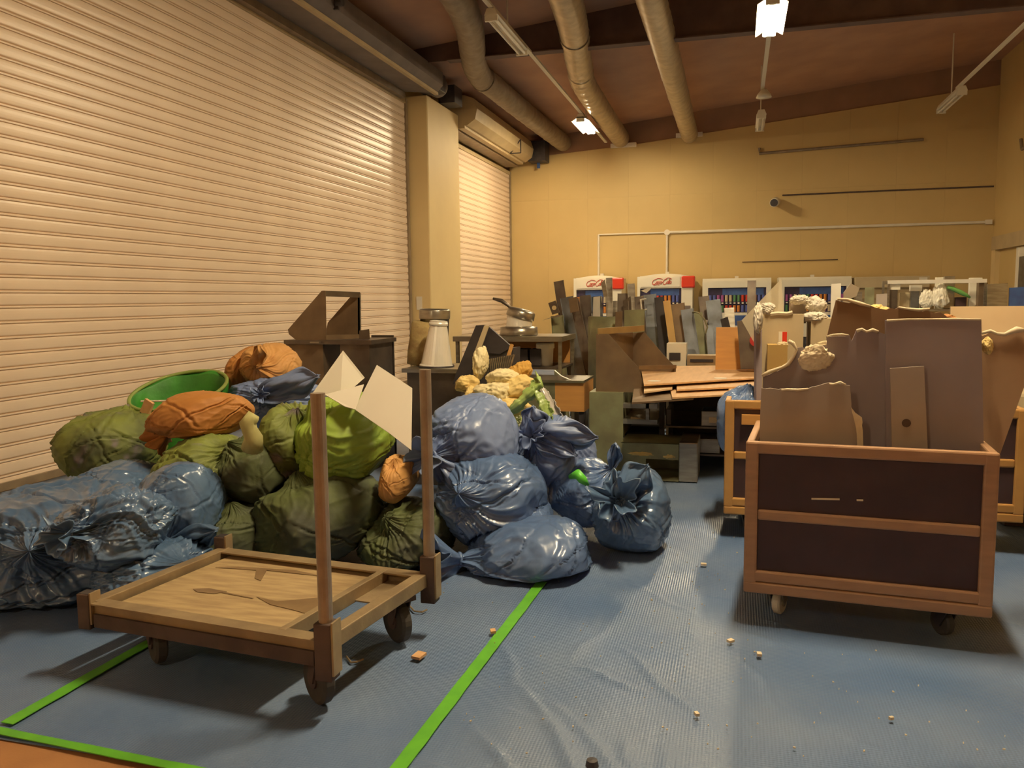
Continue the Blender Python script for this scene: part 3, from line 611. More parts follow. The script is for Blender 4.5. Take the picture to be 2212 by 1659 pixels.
# open green bin-liner with wide mouth
oc = pt(386, 842, 4.45); so = mpp(oc); RX = 100*so
t = thing('open_green_sack', (oc.x, oc.y, 0), 'wide-mouthed open green sack against the roller shutter', 'sack')
A = []
for (rf, h) in [(.62,.02),(.86,.12),(.95,.35),(.97,.6),(1.0,oc.z-.06),(1.02,oc.z-.02),(1.0,oc.z),(.965,oc.z-.02),(.93,oc.z-.12),(.86,oc.z-.24),(.6,oc.z-.30),(.02,oc.z-.31)]:
    A.append([[oc.x+RX*rf*math.cos(a)*(1+.03*math.sin(5*a+h*6)), oc.y+RX*rf*.95*math.sin(a)*(1+.03*math.cos(4*a+h*5)), h+.008*math.sin(6*a)*(h > .1)+(.34*RX*rf*.95*math.sin(a) if h > oc.z-.4 else 0)] for a in np.linspace(0, 2*math.pi, 73)])
obj('sack_wall', MB().grid(np.array(A)), mat('vivid_green_sack', (.06,.33,.03), (.04,.20,.025), 4, rough=.5, bump=.5, bscale=14), t, smooth=True)
obj('rim', MB().tube([(oc.x+RX*1.01*math.cos(a), oc.y+RX*.96*math.sin(a), oc.z+.34*RX*.96*math.sin(a)) for a in np.linspace(0, 2*math.pi, 60)], .012, 8), mat('sack_rim', (.26,.33,.08), rough=.6), t, smooth=True)
obj('metal_rod', MB().cyl(pt(305, 867, 4.14), pt(362, 866, 4.14), .006, n=8), M_silver, label='thin bright rod lying across the open green sack', cat='rod')
obj('wood_scrap', MB().box(pt(318, 880, 4.1), (.06, .02, .09), Matrix.Rotation(.5, 3, 'Y')), M_chip, label='small orange wood scrap stuck beside the open green sack', cat='wood scrap')
# brown sacks
bag('orange-brown sack with drooping mouth on the green sacks', M_brn, (432, 898), (104, 56), 3.85, .26, knot=(345, 945), seed=9, pleat=.24, crease=.6, ruffle=.10, name='brown_sack', cat='sack', lean=.25)
bag('tan sack with rosette-gathered top against the shutter', M_brnl, (588, 790), (58, 46), 4.95, .26, knot=(603, 785), seed=19, pleat=.22, crease=.7, ears=((560, 745, .10, .3),), name='brown_sack', cat='sack')
bag('slack reddish brown sack leaning against the tan one', M_brn, (535, 800), (34, 58), 5.0, .22, knot=(560, 748), seed=29, crease=.6, name='brown_sack', cat='sack', lean=.35)
bag('small orange sack peeking out beside the rear trolley post', M_brnl, (862, 1030), (34, 50), 3.95, .2, knot=(868, 985), seed=39, pleat=.14, crease=.5, name='brown_sack', cat='sack')
# white sheets
def sheet(px, Y, label, mt=None, th=.004, name='white_sheet', cat='sheet', Ys=None, bend=0):
    Ys = Ys or [Y]*len(px)
    q = [pt(x, y, yy) for (x, y), yy in zip(px, Ys)]; n = (q[1]-q[0]).cross(q[2]-q[0]).normalized()*th
    return obj(name, MB().prism(q, n), mt or M_paper, label=label, cat=cat)
sheet([(766, 884), (814, 788), (890, 838), (888, 972), (840, 935)], 3.62, 'large bent white sheet behind the rear trolley post', Ys=[3.72, 3.95, 3.80, 3.50, 3.58])
sheet([(676, 848), (741, 757), (788, 816), (735, 862)], 4.0, 'pointed white sheet standing behind the large one', Ys=[3.95, 4.10, 4.12, 3.96])
sheet([(702, 852), (786, 830), (768, 884), (745, 878)], 3.72, 'small white sheet between the pointed and the large one', Ys=[3.78, 3.88, 3.68, 3.69])

# ================================================================ flatbed trolley
TZ = .27; FL, FR, BR, BL = [Vector(p) for p in ((-2.335, 2.43, TZ), (-1.285, 2.325, TZ), (-1.235, 3.04, TZ), (-2.245, 3.135, TZ))]
tr = thing('platform_trolley', (-1.77, 2.73, 0), 'worn wooden-decked steel trolley with two upright pipe posts', 'trolley')
ex = (FR-FL).normalized(); ey = (BL-FL).normalized()
def tl(u, v, z): return FL+(FR-FL)*u+(BL-FL)*v+Vector((0, 0, z-TZ))
W_, D_ = (FR-FL).length, (BL-FL).length
dk = MB()
for k in range(1): dk.prism([tl(.065, .03, .228), tl(.80, .03, .228), tl(.80, .97, .228), tl(.065, .97, .228)], (0, 0, .018))
dko = obj('deck', dk, M_deck, tr)
for pts in ([(.22,.40),(.27,.44),(.36,.43),(.33,.38),(.26,.37)], [(.50,.42),(.60,.40),(.72,.52),(.795,.5),(.795,.30),(.70,.33),(.60,.35)], [(.12,.74),(.30,.78),(.36,.66),(.40,.64),(.34,.80),(.60,.82),(.45,.86),(.2,.80)], [(.35,.405),(.50,.39),(.50,.40),(.36,.42)]):
    obj('oil_stain', MB().prism([tl(a_, b2, .2475) for a_, b2 in pts], (0, 0, .0012)), mat('oil_stain', (.20,.125,.065), (.26,.17,.085), 9, rough=.4), dko)
for n_, a_, b2 in (('front_rail', (0, .015), (1, .015)), ('back_rail', (0, .985), (1, .985))):
    obj(n_, MB().bar(tl(*a_, .245), tl(*b2, .245), .03, .05).bar(tl(a_[0], abs(a_[1]-.03), .268), tl(b2[0], abs(b2[1]-.03), .268), .06, .006), M_frame if n_ != 'x' else M_rust, tr)
obj('side_rail', MB().bar(tl(.022, 0, .248), tl(.022, 1, .248), .05, .055), M_frame, tr, bevel=.004)
obj('side_rail', MB().bar(tl(.978, 0, .246), tl(.978, 1, .246), .05, .055), M_frame, tr, bevel=.004)
obj('cross_bar', MB().bar(tl(.815, .03, .245), tl(.815, .97, .245), .03, .055), M_frame, tr, bevel=.003)
obj('under_beam', MB().bar(tl(.04, .0, .205), tl(.96, .0, .205), .03, .05), M_rust, tr)
obj('gusset_plate', MB().prism([tl(.83, .62, .222), tl(.96, .62, .222), tl(.96, .97, .222), tl(.83, .97, .222)], (0, 0, .006)), M_frame, tr)
for (u_, v_, h0, h1) in ((.002, .0, .17, .305), (.004, 1.0, .17, .325), (1.0, .0, .14, .335), (1.0, 1.0, .15, .345)):
    c_ = tl(u_, v_, 0); c_.z = 0; hs = .027 if u_ < .5 else .031
    sk = obj('corner_socket', MB().bx(c_.x-hs, c_.x+hs, c_.y-hs, c_.y+hs, h0, h1), M_rust, tr, bevel=.004)
    if u_ < .5: obj('socket_mouth', MB().bx(c_.x-.022, c_.x+.022, c_.y-.022, c_.y+.022, h1-.001, h1+.002), M_black, sk)
    obj('corner_plate', MB().bx(c_.x+hs, c_.x+hs+.007, c_.y-hs+.003, c_.y+hs, h0+.02, h1+.005), M_frame, tr)
cf, cb = tl(1.0, 0, 0), tl(1.0, 1, 0)
zf_, zb_ = pt(690, 849, cf.y).z, pt(903, 798, cb.y).z
obj('post', MB().tube([(cf.x, cf.y, .30), (cf.x-.0, cf.y, zf_)], .0235, 18), M_pipe, tr, smooth=False)
obj('post', MB().tube([(cb.x, cb.y, .32), (cb.x-.0, cb.y, zb_)], .0235, 18), M_pipe, tr, smooth=False)
def castor(x, y, yaw, parent, r=.085, wd=.045, top=.205, wm=None, fm=None):
    R = Matrix.Rotation(yaw, 3, 'Z'); ax = R @ Vector((1, 0, 0)); fw = R @ Vector((0, 1, 0)); off = fw*.035
    c_ = Vector((x, y, r+.007))+off
    wh = obj('wheel', MB().lathe(c_, [(.0, -wd/2), (r*.86, -wd/2), (r, -wd*.32), (r, wd*.32), (r*.86, wd/2), (0, wd/2)], 28, ax), wm or M_rub, parent, smooth=False)
    obj('hub', MB().cyl(c_-ax*(wd/2+.006), c_+ax*(wd/2+.006), r*.35, n=16), fm or M_rust, wh)
    fk = MB()
    for s_ in (-1, 1): fk.bar(c_+ax*(s_*(wd/2+.010)), Vector((x, y, top-.02))+ax*(s_*(wd/2+.010)), .006, .04, up=fw)
    fk.box((x, y, top-.015), (.085, .085, .02), R); fk.cyl((x, y, top-.02), (x, y, top), .03, n=12)
    obj('castor_fork', fk, fm or M_rust, parent)
for (x, y, a_) in ((-1.335, 2.385, .95), (-1.275, 2.92, .95), (-2.10, 2.52, .9), (-2.04, 3.02, 1.1)): castor(x, y, a_, tr, r=.088, top=.215)

# ================================================================ board carts
def cart(x0, x1, yf, z0, z1, depth, yaw, label, frm, pan, castw=None):
    cx_, w = (x0+x1)/2, x1-x0
    t = thing('board_cart', (cx_, yf+depth/2, 0), label, 'cart'); R = Matrix.Rotation(yaw, 4, 'Z'); piv = Vector((x0, yf, 0))
    T = Matrix.Translation(piv) @ R @ Matrix.Translation(-piv)
    def put(n_, mb, m_, bevel=0, par=None):
        mb.v = [tuple(T @ Vector(p)) for p in mb.v]; return obj(n_, mb, m_, par or t, bevel=bevel)
    fw = .052; zm = z0+(z1-z0)*.505
    for yy, nm in ((yf, 'front'), (yf+depth-.035, 'back')):
        put(nm+'_panel', MB().bx(x0+fw*.6, x1-fw*.6, yy+.016, yy+.028, z0+.04, z1-.03), pan)
        for nn_, a_ in (('top_rail', (x0, x1, yy, yy+.035, z1-.05, z1)), ('middle_rail', (x0+fw, x1-fw, yy+.002, yy+.032, zm-.022, zm+.022)), ('bottom_rail', (x0, x1, yy, yy+.035, z0+.028, z0+.075)), ('base_rail', (x0, x1, yy-.002, yy+.037, z0-.022, z0+.026)), ('stile', (x0, x0+fw, yy-.001, yy+.036, z0+.02, z1-.001)), ('stile', (x1-fw, x1, yy-.001, yy+.036, z0+.02, z1-.001))):
            put(nn_, MB().bx(*a_), frm, .008)
    for xx in (x0+.002, x1-.032):
        put('side_panel', MB().bx(xx+.008, xx+.022, yf+.036, yf+depth-.036, z0+.04, z1-.03), pan)
        for a_ in ((z1-.05, z1), (z0-.02, z0+.07), (zm-.022, zm+.022)): put('side_rail', MB().bx(xx, xx+.03, yf+.036, yf+depth-.036, *a_), frm, .006)
    put('floor_board', MB().bx(x0+.03, x1-.03, yf+.03, yf+depth-.03, z0, z0+.02), pan)
    for i, (xx, yy) in enumerate(((x0+.13, yf+.13), (x1-.13, yf+.11), (x0+.13, yf+depth-.11), (x1-.13, yf+depth-.11))):
        p_ = T @ Vector((xx, yy, 0)); castor(p_.x, p_.y, .5 if i else -.4, t, r=(z0-.05)*.47, wd=.035, top=z0-.015, wm=castw if i == 0 else None, fm=M_steel if i == 0 else M_black)
    return t
c1 = cart(.045, .965, 3.46, .165, .785, .62, -.085, 'dark brown panelled cart loaded with torn board, white front castor', M_cartf, M_cartp, M_white)
cart(-.055, .80, 4.72, .165, .80, .62, -.02, 'orange wooden cart half hidden behind the dark brown cart', M_carto, M_cartp)
cart(.86, 1.47, 4.75, .20, .78, .6, -.02, 'orange-edged cart at the far side of the brown cart', M_carto, M_cartp)

for x0, x1, y in ((1752, 1812, 1075), (1848, 1862, 1076)):
    q0, q1 = pt(x0, y, 3.47), pt(x1, y, 3.47); yy = lambda q: 3.46-.085*(q.x-.045)+.0135
    obj('chalk_mark', MB().bar((q0.x, yy(q0), q0.z), (q1.x, yy(q1), q1.z), .004, .007), M_edge, c1, label='pale scuff mark')
# torn boards standing in the brown cart
def torn(px, seed, amp=3, skip=()):
    rg = random.Random(seed); out = []
    for i, (x, y) in enumerate(px):
        x2, y2 = px[(i+1) % len(px)]; out.append((x, y))
        if i in skip: continue
        L = math.hypot(x2-x, y2-y); n = int(L/9)
        for k in range(1, n):
            t_ = k/n; out.append((x+(x2-x)*t_+rg.uniform(-amp, amp)*.6, y+(y2-y)*t_+rg.uniform(-amp, amp)))
    return out
def board(px, Y, mt, label, th=.012, seed=0, amp=2.5, skip=(), name='torn_board', cat='board', tilt=.0, group=None, edge=True, kind_label=True):
    q = torn(px, seed, amp, skip) if amp else px
    ys = [p[1] for p in px]; yb_ = max(ys)
    P3 = [pt(x, y, Y+tilt*(yb_-y)/100) for x, y in q]
    t = obj(name, MB().prism(P3, (0, th, 0)), mt, label=label, cat=cat)
    return t
def edging(px, Y, par, r=.005, seed=0):
    rg = random.Random(seed); pp = [pt(x+rg.uniform(-1.5, 1.5), y+rg.uniform(-2, 2), Y) for x, y in px]
    rr = [r*rg.uniform(.6, 1.5) for _ in pp]
    obj('torn_edge', MB().tube(pp, rr, 6), M_edge, par, smooth=True)
zlow = 1010
b1 = board([(1640, zlow), (1642, 900), (1645, 838), (1700, 842), (1745, 840), (1790, 827), (1836, 833), (1839, 880), (1852, 905), (1856, zlow)], 3.56, M_card, 'tan board with ragged top in the front left corner of the brown cart', seed=1, skip=(0, 1, 8, 9), amp=2)
edging([(1687, 842), (1700, 842), (1722, 843), (1745, 841)], 3.555, b1); edging([(1790, 828), (1800, 831), (1815, 826), (1826, 832)], 3.555, b1, .004)
board([(1839, 880), (1848, 892), (1862, 902), (1867, zlow), (1855, zlow), (1850, 930)], 3.552, M_edge, 'pale peeled paper strip beside the tan board', .006, 2, 1.5, name='paper_strip', cat='paper strip')
b2 = board([(1646, zlow), (1648, 815), (1690, 797), (1713, 776), (1722, 752), (1786, 748), (1785, 726), (1835, 724), (1840, 737), (1850, 714), (1885, 714), (1918, 724), (1920, zlow)], 3.66, M_cardd, 'large ripped grey-brown board behind the tan board', seed=3, skip=(0, 11, 12), amp=2.5)
edging([(1647, 812), (1662, 803), (1690, 795), (1704, 785), (1713, 774), (1720, 756), (1712, 742), (1703, 738)], 3.655, b2, .007, 3); edging([(1785, 726), (1800, 724), (1818, 723), (1832, 725)], 3.655, b2, .004); edging([(1850, 714), (1862, 712), (1872, 717), (1884, 713), (1897, 717)], 3.655, b2, .006)
b3 = board([(1915, zlow), (1914, 692), (2120, 690), (2126, zlow)], 3.60, M_cardd, 'big upright rectangular grey board in the brown cart', amp=0, th=.03)
edging([(1915, 692), (1960, 691), (2010, 690), (2060, 690), (2119, 690)], 3.60, b3, .004)
b4 = board([(1923, 796), (1996, 791), (2006, zlow), (1928, zlow)], 3.555, M_card, 'narrow light board with a dark spot leaning on the big upright board', amp=0, th=.012)
pq = pt(1958, 914, 3.552); obj('dark_spot', MB().cyl(pq, pq+Vector((0, .002, 0)), .017, n=14), M_rust, b4)
b5 = board([(1782, 760), (1787, 725), (1806, 648), (1860, 656), (1890, 664), (1915, 669), (1945, 663), (1985, 670), (2030, 674), (2056, 686), (2060, 1000), (1790, 1000)], 3.84, M_cardb, 'reddish brown cardboard with ragged top behind the big upright board', seed=5, skip=(0, 1, 9, 10, 11), amp=3)
edging([(1808, 645), (1830, 648), (1858, 656), (1880, 663)], 3.835, b5, .006); edging([(1940, 663), (1960, 668), (1985, 670), (2008, 668)], 3.835, b5, .005)
b6 = board([(2118, zlow), (2118, 726), (2140, 716), (2162, 722), (2185, 715), (2215, 712), (2255, 716), (2150, zlow)], 3.72, M_cardb, 'dark leaning cardboard with frayed top at the cart side', seed=6, skip=(0, 5, 6, 7), amp=3, tilt=.03)
edging([(2122, 718), (2140, 714), (2155, 722), (2168, 724), (2180, 718), (2196, 712), (2211, 712)], 3.79, b6, .010, 8)
# ================================================================ kitchen scrap
def span(x0, y0, x1, y1, Y):
    a, b_ = pt(x0, (y0+y1)/2, Y), pt(x1, (y0+y1)/2, Y); c_, d_ = pt((x0+x1)/2, y0, Y), pt((x0+x1)/2, y1, Y)
    return a.x, b_.x, d_.z, c_.z
def pbox(mb, x0, y0, x1, y1, Y, dep, toz=None):
    a, b_, z0, z1 = span(x0, y0, x1, y1, Y); return mb.bx(a, b_, Y, Y+dep, z0 if toz is None else toz, z1)
def plate(px, Y, mt, parent=None, th=.006, name='panel', **kw):
    Ys = Y if hasattr(Y, '__len__') else [Y]*len(px)
    return obj(name, MB().prism([pt(x, y, yy) for (x, y), yy in zip(px, Ys)], (0, th, 0)), mt, parent, **kw)
def strip(xb, xt, yt, wpx, Y, mt, label, lean=.25, th=.02, zb=.0, name='metal_strip', cat='metal strip', flange=True):
    top = pt(xt, yt, Y+lean); bx_ = pt(xb, 800, Y).x; bot = Vector((bx_, Y, zb)); w = wpx*mpp(top)
    m_ = MB(); a = (top-bot); m_.bar(bot, top, w, th*.3, up=(0, 1, 0))
    if flange:
        sd = a.normalized().cross(Vector((0, 1, 0))).normalized()
        for s_ in (-1, 1): m_.bar(bot+sd*(s_*w/2)+Vector((0, -th/2, 0)), top+sd*(s_*w/2)+Vector((0, -th/2, 0)), .004, th, up=(0, 1, 0))
    return obj(name, m_, mt, label=label, cat=cat)
def chunk(c, r, Y, mt, label, seed, name='foam_chunk', cat='foam', ry=None, amp=.28, lvl=5, sharp=1.0):
    C = Vector(pt(c[0], c[1], Y)); s = mpp(C); rng = np.random.RandomState(seed)
    bm = bmesh.new(); bmesh.ops.create_icosphere(bm, subdivisions=lvl, radius=1); D = np.array([v.co[:] for v in bm.verts]); F = [tuple(v.index for v in f.verts) for f in bm.faces]; bm.free()
    R = 1+amp*wave(D, rng, 2.5)*.6+amp*.5*wave(D, rng, 6)*.6+amp*.35*(1-np.abs(wave(D, rng, 9)))+amp*.12*wave(D, rng, 20)
    nn = rng.normal(0, 1, (12, 3)); nn /= np.linalg.norm(nn, axis=1)[:, None]; R = .5*R+.5*np.minimum(R, (rng.uniform(.6, .95, 12)/np.maximum(D @ nn.T, .25)).min(1)+.05*amp*wave(D, rng, 14))
    R += amp*.30*np.clip(1-np.abs(wave(D, rng, 12, 5)), -.3, 1)**2+amp*.06*wave(D, rng, 34)
    R = np.clip(R, .4, 1.7)
    P_ = D*R[:, None]*np.array([r[0]*s, ry or .5*(r[0]+r[1])*s, r[1]*s]); V = P_+np.array(C)
    m_ = MB(); m_.v = V.tolist(); m_.f = F
    return obj(name, m_, mt, smooth=True, label=label, cat=cat)

# -- left: cabinet, wedge hood, dark sheet
t = thing('steel_cabinet', (-3.3, 6.2, 0), 'brown steel cabinet pair under the small wedge hood', 'cabinet')
obj('left_body', pbox(MB(), 617, 744, 699, 840, 6.0, .45, 0), M_hood, t); obj('right_body', pbox(MB(), 736, 744, 799, 840, 6.0, .45, 0), M_steeld, t)
obj('top_plate', pbox(MB(), 613, 735, 802, 744, 5.97, .5), M_steeld, t); obj('handle', MB().bx(*span(672, 738, 692, 741, 5.95)[:2], 5.93, 5.955, *span(672, 738, 692, 741, 5.95)[2:]), M_steel, t)
t = thing('wedge_hood', (-3.25, 6.2, 1.05), 'small wedge-shaped steel hood with open top on the brown cabinet', 'hood')
plate([(640, 735), (624, 722), (622, 712), (628, 705), (695, 628), (703, 628), (705, 735)], 6.0, M_hood, t, name='side_panel')
plate([(700, 735), (708, 697), (757, 641), (777, 640), (778, 735)], 6.35, M_hood, t, name='side_panel')
obj('top_bar', MB().bar(pt(699, 634, 6.0), pt(777, 637, 6.36), .012, 12*mpp(pt(740, 635, 6.2))), M_steeld, t)
obj('back_edge', MB().bar(pt(776, 634, 6.36), pt(777, 735, 6.36), .02, .02), M_steel, t)
obj('bottom_lip', MB().bar(pt(703, 729, 6.0), pt(777, 727, 6.34), .02, 10*mpp(pt(740, 730, 6.2))), M_hood, t)
plate([(776, 735), (776, 714), (797, 711), (799, 735)], 6.2, M_steeld, label='short dark angle of steel beside the small wedge hood', cat='steel plate', name='steel_plate')
a, b_, z0, z1 = span(803, 724, 850, 800, 6.5); obj('steel_sheet', MB().prism([(a, 6.5, 0), (b_, 6.5, 0), (b_, 6.5, z1), (a, 6.5, z1)], (0, .02, 0)), M_steeld, label='dark upright steel sheet between hood and silver cone', cat='steel sheet')
# bench with cone, insulation roll and bucket
a, b_, z0, z1 = span(868, 797, 1000, 830, 5.6); bench_z = z1
t = thing('steel_bench', ((a+b_)/2, 5.85, 0), 'low steel bench under the silver cone', 'bench')
obj('bench_top', MB().bx(a, b_, 5.6, 6.15, z1-.03, z1), M_steel, t); obj('bench_body', MB().bx(a+.03, b_-.03, 5.63, 6.12, 0, z1-.03), M_steeld, t)
def stand(px, py, Y): return pt(px, py, Y)
cb_ = pt(943, 790, 5.78); s = mpp(cb_); base = Vector((cb_.x, 5.78, bench_z+.001))
t = thing('metal_cone', base, 'bright aluminium cone with a collared neck', 'cone')
obj('cone', MB().lathe(base, [(37*s,.0),(37*s,.012),(34*s,.02),(18*s,92*s),(19*s,94*s),(19*s,99*s),(14*s,100*s),(.001,100*s)], 32, (.07,0,1)), M_silver, t, smooth=False)
obj('collar', MB().lathe(base+Vector((.07*93*s, 0, 93*s)), [(20*s,-4*s),(21*s,-3*s),(20*s,3*s),(16*s,4*s)], 28, (.07,0,1)), M_silver, t, smooth=True)
obj('base_ring', MB().lathe(base, [(38*s,0),(39*s,.004),(38*s,.012)], 32), M_black, t)
b2_ = pt(908, 790, 5.98); chunkb = Vector((b2_.x, 5.98, bench_z))
obj('insulation_roll', MB().lathe(chunkb, [(.001,0),(30*s,0),(31*s,.1),(29*s,.2),(27*s,93*s),(22*s,97*s),(.001,97*s)], 26, (.12,0,1)), mat('dirty_insulation', (.42,.32,.13), (.30,.20,.08), 12, rough=.9, bump=.6, bscale=30), smooth=True, label='dirty yellow insulation roll beside the silver cone', cat='insulation')
b3_ = pt(945, 790, 6.02+.1); b3v = Vector((b3_.x, 6.05, bench_z))
obj('steel_pail', MB().lathe(b3v, [(.001,.0),(30*s,.0),(33*s,124*s),(35*s,120*s),(35*s,102*s)], 26, (.03,0,1)), M_steel, smooth=True, label='tall grey steel pail behind the silver cone', cat='pail')
# black case
t = thing('black_case', pt(1040, 800, 5.35), 'open black case propped like a tent beside the foam', 'case')
plate([(978, 830), (985, 806), (1028, 703), (1046, 702), (1026, 760), (1012, 830)], [5.35]*6, M_black, t, .03, 'lid'); plate([(1046, 703), (1056, 704), (1036, 762), (1024, 762)], 5.34, M_cardl, t, .012, 'lid_edge')
plate([(1056, 706), (1106, 750), (1080, 765), (1042, 762), (1036, 758)], 5.42, M_black, t, .03, 'case_body'); plate([(1036, 758), (1108, 752), (1106, 830), (1030, 830)], 5.43, M_black, t, .2, 'case_tray')
t = thing('finned_grille', pt(1080, 800, 5.2), 'small finned metal grille sticking out of the foam', 'grille')
q = [pt(1046, 778, 5.22), pt(1113, 765, 5.22), pt(1104, 795, 5.2), pt(1046, 806, 5.2)]
obj('grille_plate', MB().prism(q, (0, .006, 0)), M_steeld, t)
for i in range(14):
    f_ = (i+.5)/14; obj('fin', MB().bar(q[0].lerp(q[1], f_)+Vector((0,-.006,0)), q[3].lerp(q[2], f_)+Vector((0,-.006,0)), .004, .012), M_steel, t)
obj('orange_stick', MB().bar(pt(1098, 770, 5.3), pt(1106, 744, 5.33), .018, .018), M_carto, label='short orange stick behind the grille', cat='stick')
for i, (c_, r_, Y, mt, lb) in enumerate([((1042, 782), (15, 32), 5.15, M_foamw, 'long pale foam shard against the black case'), ((1008, 832), (26, 20), 5.05, M_foam, 'yellow foam lump at the foot of the black case'), ((1084, 816), (34, 20), 5.02, M_foamw, 'large cream foam piece below the grille'),
        ((1070, 848), (40, 26), 4.95, M_foamw, 'broad cream foam piece above the blue bags'), ((1120, 838), (34, 30), 5.0, M_foam, 'orange-yellow foam piece beside the green bag rim'), ((1128, 802), (24, 20), 5.12, mat('orange_foam', (.62,.36,.08), (.55,.30,.06), 6, rough=.9, bump=.4, bscale=30), 'orange foam block at the back of the foam pile'),
        ((1095, 880), (44, 22), 4.9, M_foam, 'low yellow foam piece showing over the tied bag'), ((1015, 858), (14, 24), 4.98, M_foam, 'narrow hanging strip of yellow foam'), ((1060, 885), (36, 22), 4.93, mat('brown_foam', (.30,.17,.08), (.22,.12,.06), 6, rough=.9), 'brown crumbled foam under the cream piece')]):
    chunk(c_, r_, Y, mt, lb, 100+i)
bag('pale green bag split open under the foam', mat('pale_green_film', (.36,.48,.15), (.28,.40,.10), 5, rough=.35, coat=.2), (1085, 955), (100, 72), 4.98, .36, seed=71, crease=1.0, ears=())
def ribbon(px, Y, w, seed, n=40, m2=10):
    P_ = [pt(x, y, yy) for (x, y), yy in zip(px, Y)]; A = np.zeros((n+1, m2+1, 3)); L = len(P_)-1; rg = random.Random(seed)
    for i in range(n+1):
        f = i/n*L; k = min(int(f), L-1); c_ = P_[k].lerp(P_[k+1], f-k); d = (P_[k+1]-P_[k]).normalized(); sd = d.cross(Vector((0, 1, .2))).normalized(); up = sd.cross(d)
        ww = w*(.55+.45*math.sin(math.pi*(.12+.76*i/n)))*(1+.18*math.sin(i*.7+seed)+.1*math.sin(i*1.9))
        for j in range(m2+1):
            s_ = j/m2*2-1; A[i, j] = c_+sd*(s_*ww*.5)+up*(.35*ww*math.cos(2.4*s_+.12*i+seed)+.08*ww*math.sin(8*s_+.5*i))
    return MB().grid(A)
pgb = [o for o in bpy.data.objects if o.get('label') == 'pale green bag split open under the foam'][0]
obj('bag_rim', ribbon([(1082, 910), (1120, 876), (1148, 846), (1165, 824), (1158, 810)], [4.66, 4.68, 4.72, 4.76, 4.82], .07, 1), MATS['pale_green_film'], pgb, smooth=True, solid=.004)
obj('bag_rim', ribbon([(1150, 840), (1170, 868), (1184, 892), (1188, 912)], [4.74, 4.7, 4.68, 4.66], .06, 2), MATS['pale_green_film'], pgb, smooth=True, solid=.004)
obj('clear_strip', ribbon([(1164, 832), (1188, 868), (1206, 892), (1216, 904)], [4.8, 4.76, 4.74, 4.73], .045, 3), mat('clear_film', (.50,.46,.42), rough=.2, coat=.4), smooth=True, solid=.004, label='greyish clear film hanging beside the pale green bag', cat='plastic film')
# -- steel counter with pot and pails
a, b_, z0, z1 = span(978, 727, 1214, 738, 7.2)
t = thing('steel_counter', ((a+b_)/2, 7.5, 0), 'stainless counter carrying the big cooking pot', 'counter')
obj('counter_top', MB().bx(a, b_, 7.2, 7.85, z0, z1), M_steel, t); cz = z1
for x in (a+.02, b_-.04):
    for y in (7.22, 7.80): obj('leg', MB().bx(x, x+.03, y, y+.03, 0, z0), M_steel, t)
zs = pt(1160, 792, 7.3).z; obj('lower_shelf', MB().bx(a+.02, b_-.02, 7.24, 7.8, zs-.02, zs), M_steeld, t); obj('back_board', MB().bx(a+.05, b_-.05, 7.81, 7.83, zs, z0), M_plyo, t)
pb = pt(1121, 727, 7.45); s = mpp(pb); pv = Vector((pb.x, 7.45, cz))
t = thing('cooking_pot', pv, 'big shiny cooking pot with a tilted lid on the steel counter', 'pot')
obj('pot_base', MB().lathe(pv, [(.001,0),(40*s,0),(41*s,.01),(40*s,18*s),(30*s,20*s)], 30), M_steel, t, smooth=True); obj('pot_wall', MB().lathe(pv+Vector((0,0,16*s)), [(29*s,0),(28*s,2*s),(28*s,26*s)], 30, (.10,0,1)), M_silver, t, smooth=True)
obj('lid', MB().lathe(pv+Vector((.012,0,38*s)), [(30*s,0),(31*s,2*s),(30*s,15*s),(27*s,18*s),(.001,20*s)], 30, (.28,0,1)), M_steel, t, smooth=True)
obj('ladle', MB().tube([pt(1108, 672, 7.4), pt(1098, 660, 7.4), pt(1084, 650, 7.4), pt(1065, 645, 7.4)], [.008, .016, .02, .012], 8), M_steeld, smooth=True, label='dark curved ladle handle rising behind the pot', cat='ladle')
bb = pt(1178, 790, 7.45); s = mpp(bb); bv = Vector((bb.x, 7.45, zs+.001))
t = thing('white_bucket', bv, 'white lidded bucket on the shelf of the steel counter', 'bucket'); obj('bucket', MB().lathe(bv, [(.001,0),(16*s,0),(18*s,38*s)], 26), M_white, t, smooth=True); obj('lid', MB().lathe(bv+Vector((0,0,37*s)), [(20*s,0),(20*s,9*s),(18*s,12*s),(.001,12*s)], 26), M_mach, t)
for x, lb in ((1128, 'dark square tin beside the black case on the shelf'), (1156, 'dark square tin beside the white bucket on the shelf')):
    a, b_, z0, z1 = span(x-12, 763, x+12, 790, 7.35); obj('square_tin', MB().bx(a, b_, 7.35, 7.5, zs+.001, zs+.16), M_black, bevel=.008, label=lb, cat='tin')
# cabinets beneath / right of the counter
a, b_, z0, z1 = span(1110, 826, 1262, 850, 6.7)
t = thing('low_steel_box', ((a+b_)/2, 7.0, 0), 'low greenish steel box behind the tied blue bags', 'steel box'); obj('box_body', MB().bx(a, b_-.25, 6.7, 7.15, 0, z1), M_gsteel, t); obj('box_top', MB().bx(a, b_, 6.68, 7.17, z1, z1+.02), M_steel, t); obj('wood_side', MB().bx(b_-.25, b_, 6.7, 7.15, z0-.15, z1), M_plyo, t); obj('box_leg', MB().bx(b_-.05, b_, 6.72, 6.78, 0, z0-.15), M_black, t)
obj('bent_wire', MB().tube([pt(1198, 800, 6.75), pt(1212, 812, 6.75), pt(1235, 822, 6.75), pt(1252, 822, 6.75)], .006, 6), M_silver, label='bent bright wire over the low steel box', cat='wire')

